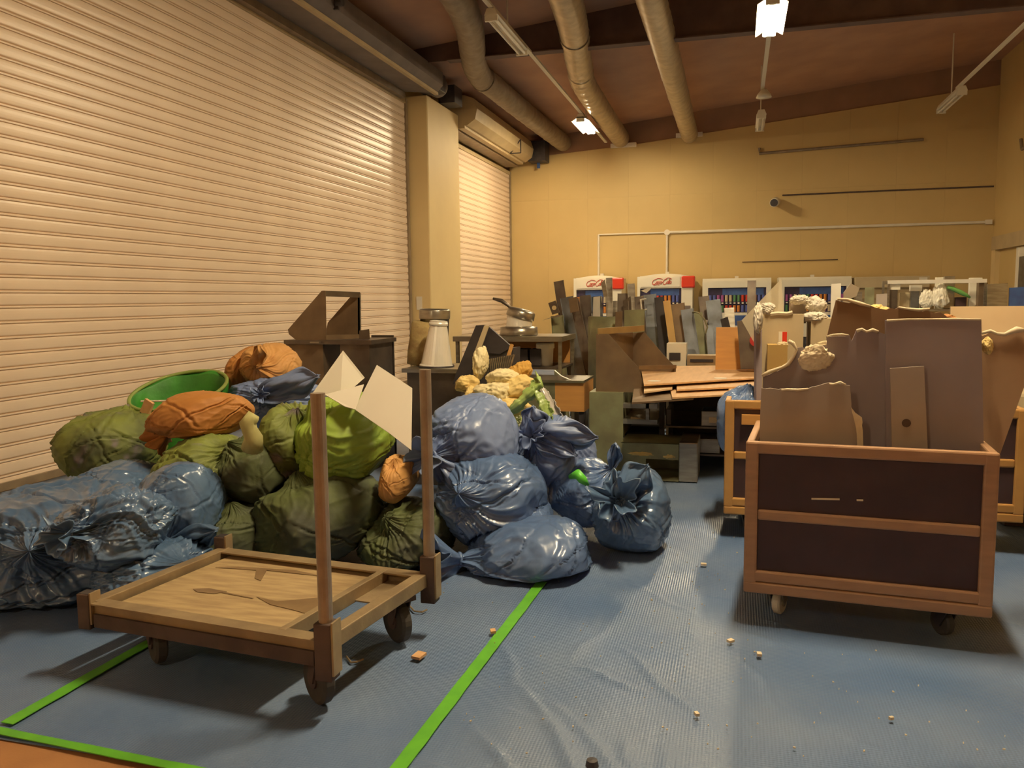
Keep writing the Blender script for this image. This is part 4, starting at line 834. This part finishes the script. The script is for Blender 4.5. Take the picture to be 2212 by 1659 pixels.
# -- leaning scrap strips before the vending machines
zb_ = .0
for (xb, xt, yt, w, Y, mt, lb) in [
    (1252, 1207, 607, 21, 8.9, M_steeld, 'tallest dark punched steel strip leaning over the counter end'), (1270, 1224, 642, 28, 8.7, M_steelb, 'wide bluish steel strip beside the tallest strip'), (1218, 1204, 682, 26, 8.5, M_gsteel, 'olive steel strip leaning on the counter leg'),
    (1302, 1240, 646, 19, 8.4, M_steeld, 'dark channel with a bolted arm beside the olive strip'), (1275, 1264, 638, 24, 9.1, M_steeld, 'short dark flat plate before the red-cornered machine'), (1308, 1288, 640, 22, 9.2, M_steelb, 'bluish plate in front of the machine window'),
    (1320, 1316, 600, 13, 9.3, M_steel, 'slim pale strip crossing the script sign'), (1345, 1350, 634, 30, 9.0, M_steeld, 'broad dark strip between the red-cornered machines'), (1380, 1363, 613, 15, 8.9, M_steel, 'thin upright steel strip between the red-cornered machines'),
    (1404, 1386, 640, 30, 8.8, M_steeld, 'dark frame strip with a bright top'), (1428, 1404, 636, 26, 8.6, M_steelb, 'bluish strip in the middle of the leaning bundle'), (1452, 1424, 642, 20, 8.5, M_black, 'black channel beside the yellow timber'),
    (1503, 1464, 656, 28, 8.4, M_hood, 'brown strip just past the yellow timber'), (1524, 1484, 668, 26, 8.3, M_steelb, 'bluish strip leaning in the wooden tray'), (1540, 1503, 676, 26, 8.5, M_gsteel, 'olive strip with looped cable in the tray'), (1552, 1533, 702, 15, 8.3, M_steelb, 'narrow bluish strip at the tray end'),
    (1575, 1540, 648, 30, 9.0, M_steelb, 'dark blue panel leaning before the plain machine'), (1555, 1520, 640, 22, 9.2, M_steeld, 'dark panel behind the blue leaning panel'), (1622, 1624, 606, 17, 9.0, M_steeld, 'upright grey plate before the rounded window'), (1590, 1575, 665, 20, 9.1, M_steel, 'pale crumpled strip beside the blue panel'),
    (1240, 1252, 660, 16, 9.4, M_gsteel, 'olive strip tucked behind the tallest strip'), (1330, 1332, 650, 20, 9.4, M_steel, 'pale strip tucked behind the broad dark strip'), (1400, 1440, 668, 14, 9.3, M_steel, 'pale strip behind the black channel'), (1470, 1520, 690, 18, 8.9, M_steeld, 'dark strip behind the tray')]:
    strip(xb, xt, yt, w, Y, mt, lb)
obj('timber', MB().bar(Vector((pt(1483, 800, 8.3).x, 8.3, .0)), pt(1440, 650, 8.5), 15*mpp(pt(1450, 700, 8.4)), .03, up=(0, 1, 0)), mat('yellow_timber', (.72,.47,.17), (.62,.38,.13), 4, rough=.6), label='yellow timber batten leaning among the steel strips', cat='timber')
t = plate([(1184, 655), (1200, 649), (1209, 675), (1193, 680)], 8.55, M_steeld, label='small square plate with a round hole beside the tall strip', cat='steel plate', name='steel_plate'); c_ = pt(1197, 665, 8.545); obj('hole', MB().cyl(c_, c_+Vector((0, .002, 0)), 5*mpp(c_), n=14), M_col, t)
obj('thin_blade', MB().prism([pt(1172, 692, 8.6), pt(1205, 680, 8.6), pt(1214, 684, 8.6), pt(1190, 687, 8.6)], (0, .01, 0)), M_steel, label='thin bent blade projecting over the counter', cat='steel plate')
for (px, Y, mt, lb) in [([(1384, 628), (1408, 620), (1404, 626), (1396, 633)], 8.82, M_mach, 'bright torn corner on top of the dark frame strip'), ([(1298, 612), (1306, 604), (1312, 640), (1304, 642)], 9.2, M_steel, 'small pale angle before the script sign'), ([(1228, 645), (1246, 641), (1250, 672), (1232, 676)], 8.45, M_hood, 'brown bolt plate on the leaning bundle'), ([(1345, 650), (1362, 640), (1366, 690), (1350, 694)], 9.10, M_steeld, 'dark bent flap on the broad strip'), ([(1556, 690), (1572, 684), (1580, 716), (1562, 718)], 8.75, M_black, 'black bracket on the blue leaning panel')]:
    plate([(x, y) for x, y in px]+[(px[3][0]+6, 800), (px[2][0]+6, 800)][:0], Y, mt, th=.02, name='scrap_piece', label=lb, cat='metal scrap')
obj('bent_rod', MB().tube([pt(1396, 646, 8.6), pt(1384, 647, 8.6), pt(1386, 672, 8.6), pt(1397, 668, 8.6)], .010, 8), M_silver, label='pale bent rod hooked on the dark frame strip', cat='rod')
# curved sheet
A = []
cc = pt(1300, 715, 8.0)
for i in range(17):
    a_ = math.radians(200-i*8); row = []
    for z in (.0, pt(1300, 725, 8.0).z, pt(1300, 684, 8.0).z): row.append([cc.x+.27*math.cos(a_)+.08, 8.1+.30*-abs(math.sin(a_))+.25, z-(.04 if i < 6 else 0)*(6-i)/6])
    A.append(row)
obj('curved_sheet', MB().grid(np.array(A)), M_gsteel, smooth=True, solid=.008, label='curved olive sheet of duct metal above the brown hood', cat='sheet metal')
# more upright bits
for i, (x0, y0, x1, y1, Y, mt, lb) in enumerate([(1325, 672, 1344, 712, 7.9, M_hood, 'small brown plate above the hood rim'), (1344, 668, 1392, 712, 8.1, M_gsteel, 'olive panel standing behind the hood rim'), (1278, 640, 1296, 652, 9.15, M_silver, 'bright scrap of foil before the red-cornered machine')]):
    pbo = MB(); a, b_, z0, z1 = span(x0, y0, x1, y1, Y); pbo.prism([(a, Y, .0 if i < 2 else z0-.6), (b_, Y, .0 if i < 2 else z0-.6), (b_, Y, z1), (a+.02, Y, z1-.01)], (0, .012, 0)); obj('steel_plate', pbo, mt, label=lb, cat='steel plate')
# white appliance base with slot
a, b_, z0, z1 = span(1440, 742, 1482, 795, 8.0); t = thing('white_appliance', ((a+b_)/2, 8.05, 0), 'white appliance with a dark slot behind the timber', 'appliance'); obj('shell', MB().bx(a, b_, 8.0, 8.2, 0, z1), M_mach, t); w_ = span(1446, 762, 1470, 778, 8.0); obj('slot', MB().bx(w_[0], w_[1], 7.985, 8.0, w_[2], w_[3]), M_black, t)
# wooden tray
a, b_, z0, z1 = span(1484, 768, 1547, 792, 8.0); t = thing('wooden_tray', ((a+b_)/2, 8.15, 0), 'wooden tray with a slot holding the bluish strips', 'tray'); obj('tray_body', MB().bx(a, b_, 8.0, 8.2, 0, z1), M_frame, t); w_ = span(1491, 776, 1541, 782, 8.0); obj('slot', MB().bx(w_[0], w_[1], 7.99, 8.0, w_[2], w_[3]), M_black, t)
obj('loop_cable', MB().tube([pt(1495, 675, 8.62), pt(1500, 674, 8.4), pt(1510, 676, 8.2), pt(1522, 690, 8.2), pt(1528, 707, 8.2), pt(1524, 720, 8.2)], .008, 6), M_gsteel, label='stiff looped cable at the olive strip', cat='cable')
# -- large brown wedge hood on the green cabinet
hy = 6.45
t = thing('wedge_hood', pt(1330, 845, hy), 'large greasy brown wedge hood standing on the green cabinet', 'hood')
plate([(1287, 846), (1288, 721), (1314, 721), (1344, 755), (1379, 794), (1392, 836), (1389, 848)], hy, M_hood, t, .008, 'side_panel')
plate([(1362, 720), (1392, 717), (1432, 765), (1460, 794), (1460, 830), (1368, 830)], hy+.62, M_hood, t, .008, 'side_panel')
obj('top_rim', MB().bar(pt(1292, 716, hy), pt(1391, 709, hy+.62), .012, 13*mpp(pt(1340, 714, hy+.3))), mat('brass_rim', (.42,.29,.12), (.34,.22,.09), 6, rough=.4, metal=.5), t)
obj('back_plate', MB().prism([pt(1290, 722, hy+.01), pt(1364, 718, hy+.60), pt(1364, 830, hy+.60), pt(1290, 840, hy+.01)], (.012, 0, 0)), M_hood, t)
obj('lower_lip', MB().bar(pt(1379, 794, hy), pt(1460, 792, hy+.62), .012, .03), M_hood, t)
# green cabinet
a, b_, z0, z1 = span(1273, 848, 1388, 1000, 6.4); t = thing('green_cabinet', ((a+b_)/2, 6.65, 0), 'greenish grimy steel cabinet with square openings', 'cabinet')
xm = pt(1346, 900, 6.4).x; xr = pt(1420, 900, 6.4).x
obj('solid_side', MB().bx(a, xm, 6.4, 7.0, 0, z1), M_gsteel, t)
zz = [pt(1370, y, 6.4).z for y in (872, 882, 906, 916, 946, 958)]
obj('frame', MB().bx(xm, xr, 6.4, 6.46, zz[1], zz[0]).bx(xm, xr, 6.4, 6.95, zz[3], zz[2]).bx(xm, xr, 6.4, 6.95, zz[5], zz[4]).bx(pt(1395, 890, 6.4).x, pt(1402, 890, 6.4).x, 6.4, 6.46, zz[2], zz[0]).bx(xm, xr, 6.95, 7.0, 0, zz[0]), M_steel, t)
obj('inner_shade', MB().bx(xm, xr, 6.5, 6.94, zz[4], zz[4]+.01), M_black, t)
obj('small_part', MB().cyl(pt(1362, 905, 6.43), pt(1392, 910, 6.45), .02, n=10), M_cardl, label='pale rolled paper inside the green cabinet opening', cat='paper roll')
# rack under the plywood
a, b_ = pt(1424, 900, 6.56).x, .35; zt = .66
t = thing('steel_rack', ((a+b_)/2, 6.9, 0), 'dark steel rack carrying the plywood sheets', 'rack')
for x in (a, b_-.04):
    for y in (6.56, 7.5): obj('leg', MB().bx(x, x+.04, y, y+.04, 0, zt), M_black, t)
obj('rack_top', MB().bx(a, b_, 6.56, 7.54, zt-.03, zt), M_black, t)
for z in (.12, .34): obj('shelf', MB().bx(a, b_, 6.58, 7.5, z, z+.015), M_steeld, t)
obj('back_sheet', MB().bx(a, b_, 7.55, 7.57, 0, zt), M_black, t)
for i, (x0, y0, x1, y1, zsup, mt, lb) in enumerate([(1405, 880, 1450, 915, .356, M_steeld, 'dark steel carton on the rack shelf'), (1515, 885, 1556, 918, .356, M_steel, 'pale square tin with a yellow label on the rack'), (1470, 918, 1555, 950, .136, M_steel, 'upturned steel frame low in the rack'), (1420, 925, 1462, 950, .136, M_steeld, 'dark crate low in the rack')]):
    w_ = span(x0, y0, x1, y1, 6.6); h_ = w_[3]-w_[2]; q = MB().bx(max(w_[0], a+.05), w_[1], 6.6, 6.9, zsup, zsup+h_)
    o = obj('rack_box', q, mt, bevel=.006, label=lb, cat='box')
    if i == 1: obj('label_patch', MB().bx(w_[0]+.06, w_[1]-.02, 6.593, 6.6, zsup+.03, zsup+h_*.6), M_plyp, o)
# plywood sheets on the rack
def flat(px, z, mt, label, th=.012, name='plywood_sheet'):
    return obj(name, MB().prism([gz(x, y, z) for x, y in px], (0, 0, th)), mt, label=label, cat='plywood')
flat([(1383, 790), (1470, 793), (1640, 791), (1640, 819), (1475, 829), (1391, 834)], .735, M_ply, 'uppermost wide plywood sheet with two white marks')
flat([(1393, 812), (1455, 812), (1452, 842), (1391, 850)], .700, M_plyp, 'short pale plywood offcut under the uppermost sheet')
flat([(1460, 800), (1640, 800), (1640, 836), (1462, 845)], .705, M_ply, 'second plywood sheet with a dark gap above it')
flat([(1440, 805), (1640, 800), (1640, 852), (1452, 862)], .678, M_ply, 'third plywood sheet showing its reddish edge')
flat([(1372, 820), (1500, 815), (1498, 864), (1365, 873)], .662, M_hood, 'creased brown paper-faced sheet at the bottom of the plywood')
top = bpy.data.objects['plywood_sheet']
for x, y in ((1413, 823), (1556, 817)): c_ = gz(x, y, .748); obj('white_mark', MB().lathe(c_, [(.001,.002),(.05,.002),(.052,0)], 16), M_white, top)
q = MB(); a = pt(1547, 700, 7.35).x; b_ = pt(1640, 700, 7.35).x; zt = pt(1590, 692, 7.35).z; q.prism([(a, 7.3, .75), (b_, 7.3, .75), (b_, 7.36, zt), (a+.23, 7.36, zt), (a+.22, 7.35, zt-.06), (a, 7.35, zt-.06)], (0, .015, 0)); obj('plywood_sheet', q, M_plyo, label='orange plywood standing upright on the flat sheets', cat='plywood')
t = plate([(1592, 694), (1640, 686), (1642, 797), (1600, 797)], [7.15, 7.15, 7.1, 7.1], M_steeld, th=.03, name='dark_board', label='dark board with a red disc before the orange plywood', cat='board'); c_ = pt(1634, 735, 7.075); obj('red_disc', MB().lathe(c_, [(.001,.0),(14*mpp(c_),0),(14*mpp(c_),.012)], 24, (0,1,0)), mat('red_disc', (.45,.03,.025), rough=.5), t)
# -- open metal box on the floor
a, b_, z0, z1 = span(1340, 958, 1466, 1042, 6.1); t = thing('open_steel_box', ((a+b_)/2, 6.3, 0), 'open steel box on the floor with yellow fluff on top', 'steel box')
xr = pt(1507, 1000, 6.1).x; zo = pt(1420, 992, 6.1).z
obj('box_shell', MB().bx(a, b_, 6.1, 6.12, zo, z1).bx(a, b_, 6.5, 6.52, .008, z1).bx(a, b_, 6.1, 6.5, z1-.01, z1).bx(a, b_, 6.1, 6.5, .008, .02).bx(a, pt(1395, 1000, 6.1).x, 6.1, 6.12, .008, zo), M_gsteel, t); obj('end_panel', MB().bx(b_, xr, 6.1, 6.52, .008, z1+.015), M_steel, t, bevel=.008)
for i, (c_, r_) in enumerate([((1432, 965), (26, 12)), ((1385, 978), (40, 6)), ((1450, 985), (18, 8))]): chunk(c_, r_, 6.14 if i else 6.25, M_foam, ['tuft of yellow fluff on the open steel box', 'thin smear of fluff along the open steel box edge', 'small fluff clump by the open steel box corner'][i], 130+i, 'fluff_tuft', 'fluff', ry=.05)
# -- load of the orange cart: wrapped bundle, boxes, plastic
bag('blue wrapped bundle standing on the orange cart', M_blue, (1600, 905), (54, 72), 5.0, .2, knot=(1612, 838), seed=81, pleat=.08, crease=.8, power=3.2, name='wrapped_bundle', cat='bundle', floor=.3)
w_ = span(1602, 897, 1660, 918, 4.7); obj('plywood_block', MB().bx(w_[0], w_[1], 4.7, 4.9, w_[2], w_[3]), M_plyo, label='small orange plywood block on the rim of the orange cart', cat='wood block')
obj('wood_plank', MB().bar(pt(1638, 1000, 4.86), pt(1637, 690, 4.9), 13*mpp(pt(1637, 800, 4.9)), .03), M_cardd, label='upright grey plank at the corner of the orange cart', cat='plank')
t = thing('cardboard_box', pt(1690, 815, 4.95), 'beige cardboard box with a red and white label', 'box'); pbx = MB(); w_ = span(1645, 679, 1734, 880, 4.95); pbx.bx(w_[0], w_[1], 4.95, 5.25, .45, w_[3]); obj('carton', pbx, M_cardl, t)
for x0, x1, mt in ((1682, 1690, M_white), (1690, 1700, M_red)): w2 = span(x0, 717, x1, 741, 4.94); obj('label_patch', MB().bx(w2[0], w2[1], 4.944, 4.95, w2[2], w2[3]), mt, t)
obj('torn_flap', MB().tube([pt(1664, 679, 4.95), pt(1680, 677, 4.95), pt(1700, 678, 4.95), pt(1712, 675, 4.95)], .012, 6), M_edge, t)
w_ = span(1750, 688, 1800, 860, 4.95); obj('cardboard_box', MB().bx(w_[0], w_[1], 4.95, 5.25, .45, w_[3]), M_cardl, label='beige cardboard box beside the labelled box', cat='box')
w_ = span(1657, 745, 1700, 860, 4.80); obj('cardboard_box', MB().bx(w_[0], w_[1], 4.8, 4.93, .45, w_[3]), mat('ochre_card', (.52,.34,.10), (.46,.29,.09), 4, rough=.85), label='small ochre box before the labelled box', cat='box')
chunk((1693, 745), (12, 7), 4.84, M_cardl, 'crumpled paper on the small ochre box', 140, 'paper_crumple', 'paper', amp=.4)
for i, (c_, r_, Y, lb) in enumerate([((1638, 685), (9, 32), 4.84, 'white torn strip hanging on the grey plank'), ((1658, 668), (16, 14), 4.98, 'white crumpled paper at the corner of the labelled box'), ((1727, 648), (18, 10), 5.05, 'white crumpled plastic on top of the boxes'), ((1762, 660), (20, 18), 5.05, 'larger white crumpled plastic between the boxes'), ((1760, 685), (26, 10), 4.98, 'flat white crumple draped over the second box')]):
    chunk(c_, r_, Y, M_paper, lb, 150+i, 'paper_crumple', 'paper', amp=.4)
w_ = span(1708, 652, 1742, 680, 5.1); obj('cardboard_box', MB().bx(w_[0], w_[1], 5.1, 5.25, w_[2]-.05, w_[3]), M_card, label='little grey carton under the white plastic', cat='box')
cl = mat('clear_sheet', (.75,.66,.48), rough=.25, alpha=.45)
plate([(1602, 692), (1688, 602), (1700, 760), (1640, 760)], 5.27, cl, th=.003, name='clear_sheet', label='translucent pointed plastic sheet before the plain machine', cat='plastic sheet')
crw = chunk((1759, 769), (33, 24), 3.62, M_edge, 'torn white plaster lump caught on the ripped board', 160, 'plaster_lump', 'plaster', ry=.03, amp=.35)
chunk((1795, 745), (40, 9), 3.70, M_cardl, 'pale folded paper above the plaster lump', 161, 'paper_crumple', 'paper', ry=.03, amp=.3)
plate([(1816, 1000), (1822, 632), (1838, 612), (1857, 622), (1850, 640), (1838, 645), (1830, 1000)], 3.97, M_paper, th=.003, name='white_sheet', label='bright white plastic scrap behind the reddish brown cardboard', cat='sheet')
chunk((2131, 745), (12, 17), 3.70, M_foam, 'yellow foam lump beside the dark leaning cardboard', 162, amp=.25)
chunk((1895, 672), (26, 15), 3.90, M_foam, 'yellow foam showing behind the reddish brown cardboard', 163, amp=.25); chunk((2045, 694), (20, 16), 3.90, M_brn, 'crumpled orange wrapping beside the reddish brown cardboard', 164, 'paper_crumple', 'paper')
# -- right side
w_ = span(2056, 661, 2420, 760, 5.9); obj('plywood_sheet', MB().prism([(w_[0], 5.85, 0), (w_[1], 5.85, 0), (w_[1], 5.95, w_[3]), (w_[0], 5.95, w_[3])], (0, .02, 0)), M_plyp, label='wide pale plywood standing upright behind the brown cart', cat='plywood')
w_ = span(2163, 850, 2290, 906, 5.3); t = thing('beige_crate', ((w_[0]+w_[1])/2, 5.5, 0), 'beige lidded crate on dark legs beside the pale plywood', 'crate'); obj('crate_body', MB().bx(w_[0], w_[1], 5.3, 5.6, w_[2], w_[3]), M_cardl, t, bevel=.02); obj('stand', MB().bx(w_[0]+.06, w_[1], 5.34, 5.58, .007, w_[2]), M_cartp, t)
bag('dark maroon bag on the floor beside the beige crate', mat('maroon_bag', (.10,.03,.04), (.07,.02,.03), 4, rough=.5), (2170, 952), (36, 44), 5.05, .16, seed=91, crease=.7)
# rack with white goods
RY = 13.0
a, b_, z0, z1 = span(1918, 604, 2132, 612, RY); zs = pt(2020, 668, RY).z
t = thing('display_rack', ((a+b_)/2, RY+.25, 0), 'open steel rack with a bright top bar holding white packages', 'rack')
obj('top_bar', MB().bx(a, b_, RY, RY+.03, z0, z1), M_silver, t); obj('top_bar', MB().bx(a, b_, RY+.45, RY+.48, z0, z1), M_steel, t)
for x in (a, b_-.03):
    for y in (RY, RY+.45): obj('post', MB().bx(x, x+.03, y, y+.03, 0, z0), M_steel, t)
obj('shelf', MB().bx(a, b_, RY, RY+.48, zs-.03, zs), M_steel, t); obj('lower_shelf', MB().bx(a, b_, RY, RY+.48, .2, .23), M_steel, t); obj('end_panel', MB().bx(b_-.09, b_+.02, RY+.03, RY+.45, zs, z0), M_hood, t)
for (x0, y0, x1, y1, mt, lb, dy, top_) in [(1921, 609, 1939, 668, M_steeld, 'dark tall package with a white cap on the rack', .04, (609, 626)), (1968, 616, 1986, 668, M_steelb, 'bluish grey package with a cream cap', .10, (616, 629)), (1943, 632, 1965, 668, M_cardl, 'mottled beige bundle between the capped packages', .18, None), (1989, 626, 2012, 668, M_steel, 'pale steel tin beside the crumpled plastics', .22, None),
        (2039, 597, 2062, 668, M_steel, 'tall grey carton beside a bright white one', .20, None), (2021, 599, 2038, 668, M_mach, 'bright white narrow carton', .30, None), (2094, 600, 2121, 668, M_mach, 'white box standing at the rack end', .16, None), (2064, 642, 2088, 668, M_cartp, 'dark tin under the green bottle', .14, None)]:
    w_ = span(x0, y0, x1, y1, RY+dy); o = obj('package', MB().bx(w_[0], w_[1], RY+dy, RY+dy+.08, zs+.001, w_[3]), mt, bevel=.006, label=lb, cat='package')
    if top_: w2 = span(x0-1, top_[0], x1+6, top_[1], RY+dy-.01); obj('cap', MB().bx(w2[0], w2[1], RY+dy-.01, RY+dy+.09, w2[2], w2[3]), M_mach, o)
for i, (c_, r_) in enumerate([((2005, 645), (14, 20)), ((2028, 640), (14, 24))]): chunk(c_, r_, RY+.08, M_mach, ['white crumpled plastic in the middle of the rack', 'taller white crumpled plastic beside the grey carton'][i], 170+i, 'paper_crumple', 'paper', amp=.4, ry=.06)
obj('green_bottle', MB().tube([pt(2046, 620, RY+.06), pt(2054, 622, RY+.06), pt(2076, 632, RY+.06), pt(2088, 638, RY+.06), pt(2096, 643, RY+.06)], [.022, .03, .034, .026, .012], 14), mat('green_bottle', (.16,.40,.10), rough=.3), smooth=True, label='green bottle lying across the rack packages', cat='bottle')
for (x0, y0, x1, y1, Y, mt, lb) in [(2132, 612, 2176, 668, 12.6, M_steel, 'grey steel sheet standing past the white rack'), (2180, 620, 2214, 668, 12.6, M_mblue, 'blue plastic sheet beside the grey steel sheet'), (1868, 620, 1888, 668, 12.6, M_gsteel, 'dark olive canister before the beige freezer'), (1848, 630, 1862, 668, 12.6, M_steel, 'pale steel plate before the beige freezer'), (1795, 612, 1816, 668, 12.6, M_white, 'white upright panel before the plain machine'), (1893, 634, 1916, 668, 12.6, M_card, 'brown carton before the beige freezer')]:
    w_ = span(x0, y0, x1, y1, Y); obj('scrap_sheet', MB().prism([(w_[0], Y-.08, 0), (w_[1], Y-.08, 0), (w_[1], Y, w_[3]), (w_[0], Y, w_[3]-.01)], (0, .03, 0)), mt, label=lb, cat='sheet')
# -- floor litter
rl = random.Random(12)
for i, (x, y, wpx, lb) in enumerate([(905, 1420, 30, 'orange wood chip beside the rear trolley wheel'), (1065, 1367, 16, 'pinkish chip beside the straight green tape'), (1520, 1222, 12, 'small pale chip between bags and brown cart'), (1578, 1388, 14, 'thin chip in front of the brown cart'), (1505, 1547, 12, 'pale chip near the tarp creases'), (1640, 1417, 14, 'flat pale flake in front of the brown cart'), (808, 1272, 10, 'white crumb seen through the trolley frame'), (1925, 1556, 9, 'tiny reddish crumb on the tarp')]):
    c_ = gz(x, y, .010); s = mpp(c_); w = wpx*s
    obj('floor_chip', MB().box((c_.x, c_.y, .018), (w, w*.7, .010), Matrix.Rotation(rl.uniform(0, 3), 3, 'Z') @ Matrix.Rotation(rl.uniform(-.1, .1), 3, 'X')), M_chip if i in (0, 1) else M_edge, label=lb, cat='chip')
m_ = MB()
for i in range(170):
    x, y = (rl.uniform(950, 2212), rl.uniform(1150, 1640)) if i < 140 else (rl.gauss(1530, 60), rl.gauss(1230, 50))
    c_ = gz(x, y, .010)
    if c_.y > 6 or (.0 < c_.x < 1.0 and 3.3 < c_.y < 4.2): continue
    s = rl.uniform(.0015, .004); m_.box((c_.x, c_.y, .0135), (s*rl.uniform(.8, 2.2), s, .004), Matrix.Rotation(rl.uniform(0, 3), 3, 'Z'))
obj('floor_crumbs', m_, M_edge, kind='stuff', label='fine pale crumbs scattered over the blue tarp', cat='crumbs')
for pts, lb in (([(882, 1306), (895, 1320), (912, 1322), (922, 1317)], 'bent wire hook beside the rear trolley wheel'), ([(748, 1418), (758, 1431), (770, 1430), (785, 1424)], 'bent wire hook under the trolley side rail')):
    obj('bent_wire', MB().tube([gz(x, y, .012) for x, y in pts], .004, 6), M_frame, label=lb, cat='wire')
c_ = gz(1279, 1654, .01); obj('bottle_top', MB().lathe((c_.x, c_.y, .010), [(.001,.02),(.016,.018),(.02,.0)], 14), M_black, label='small black bottle top lying on the tarp', cat='bottle top')
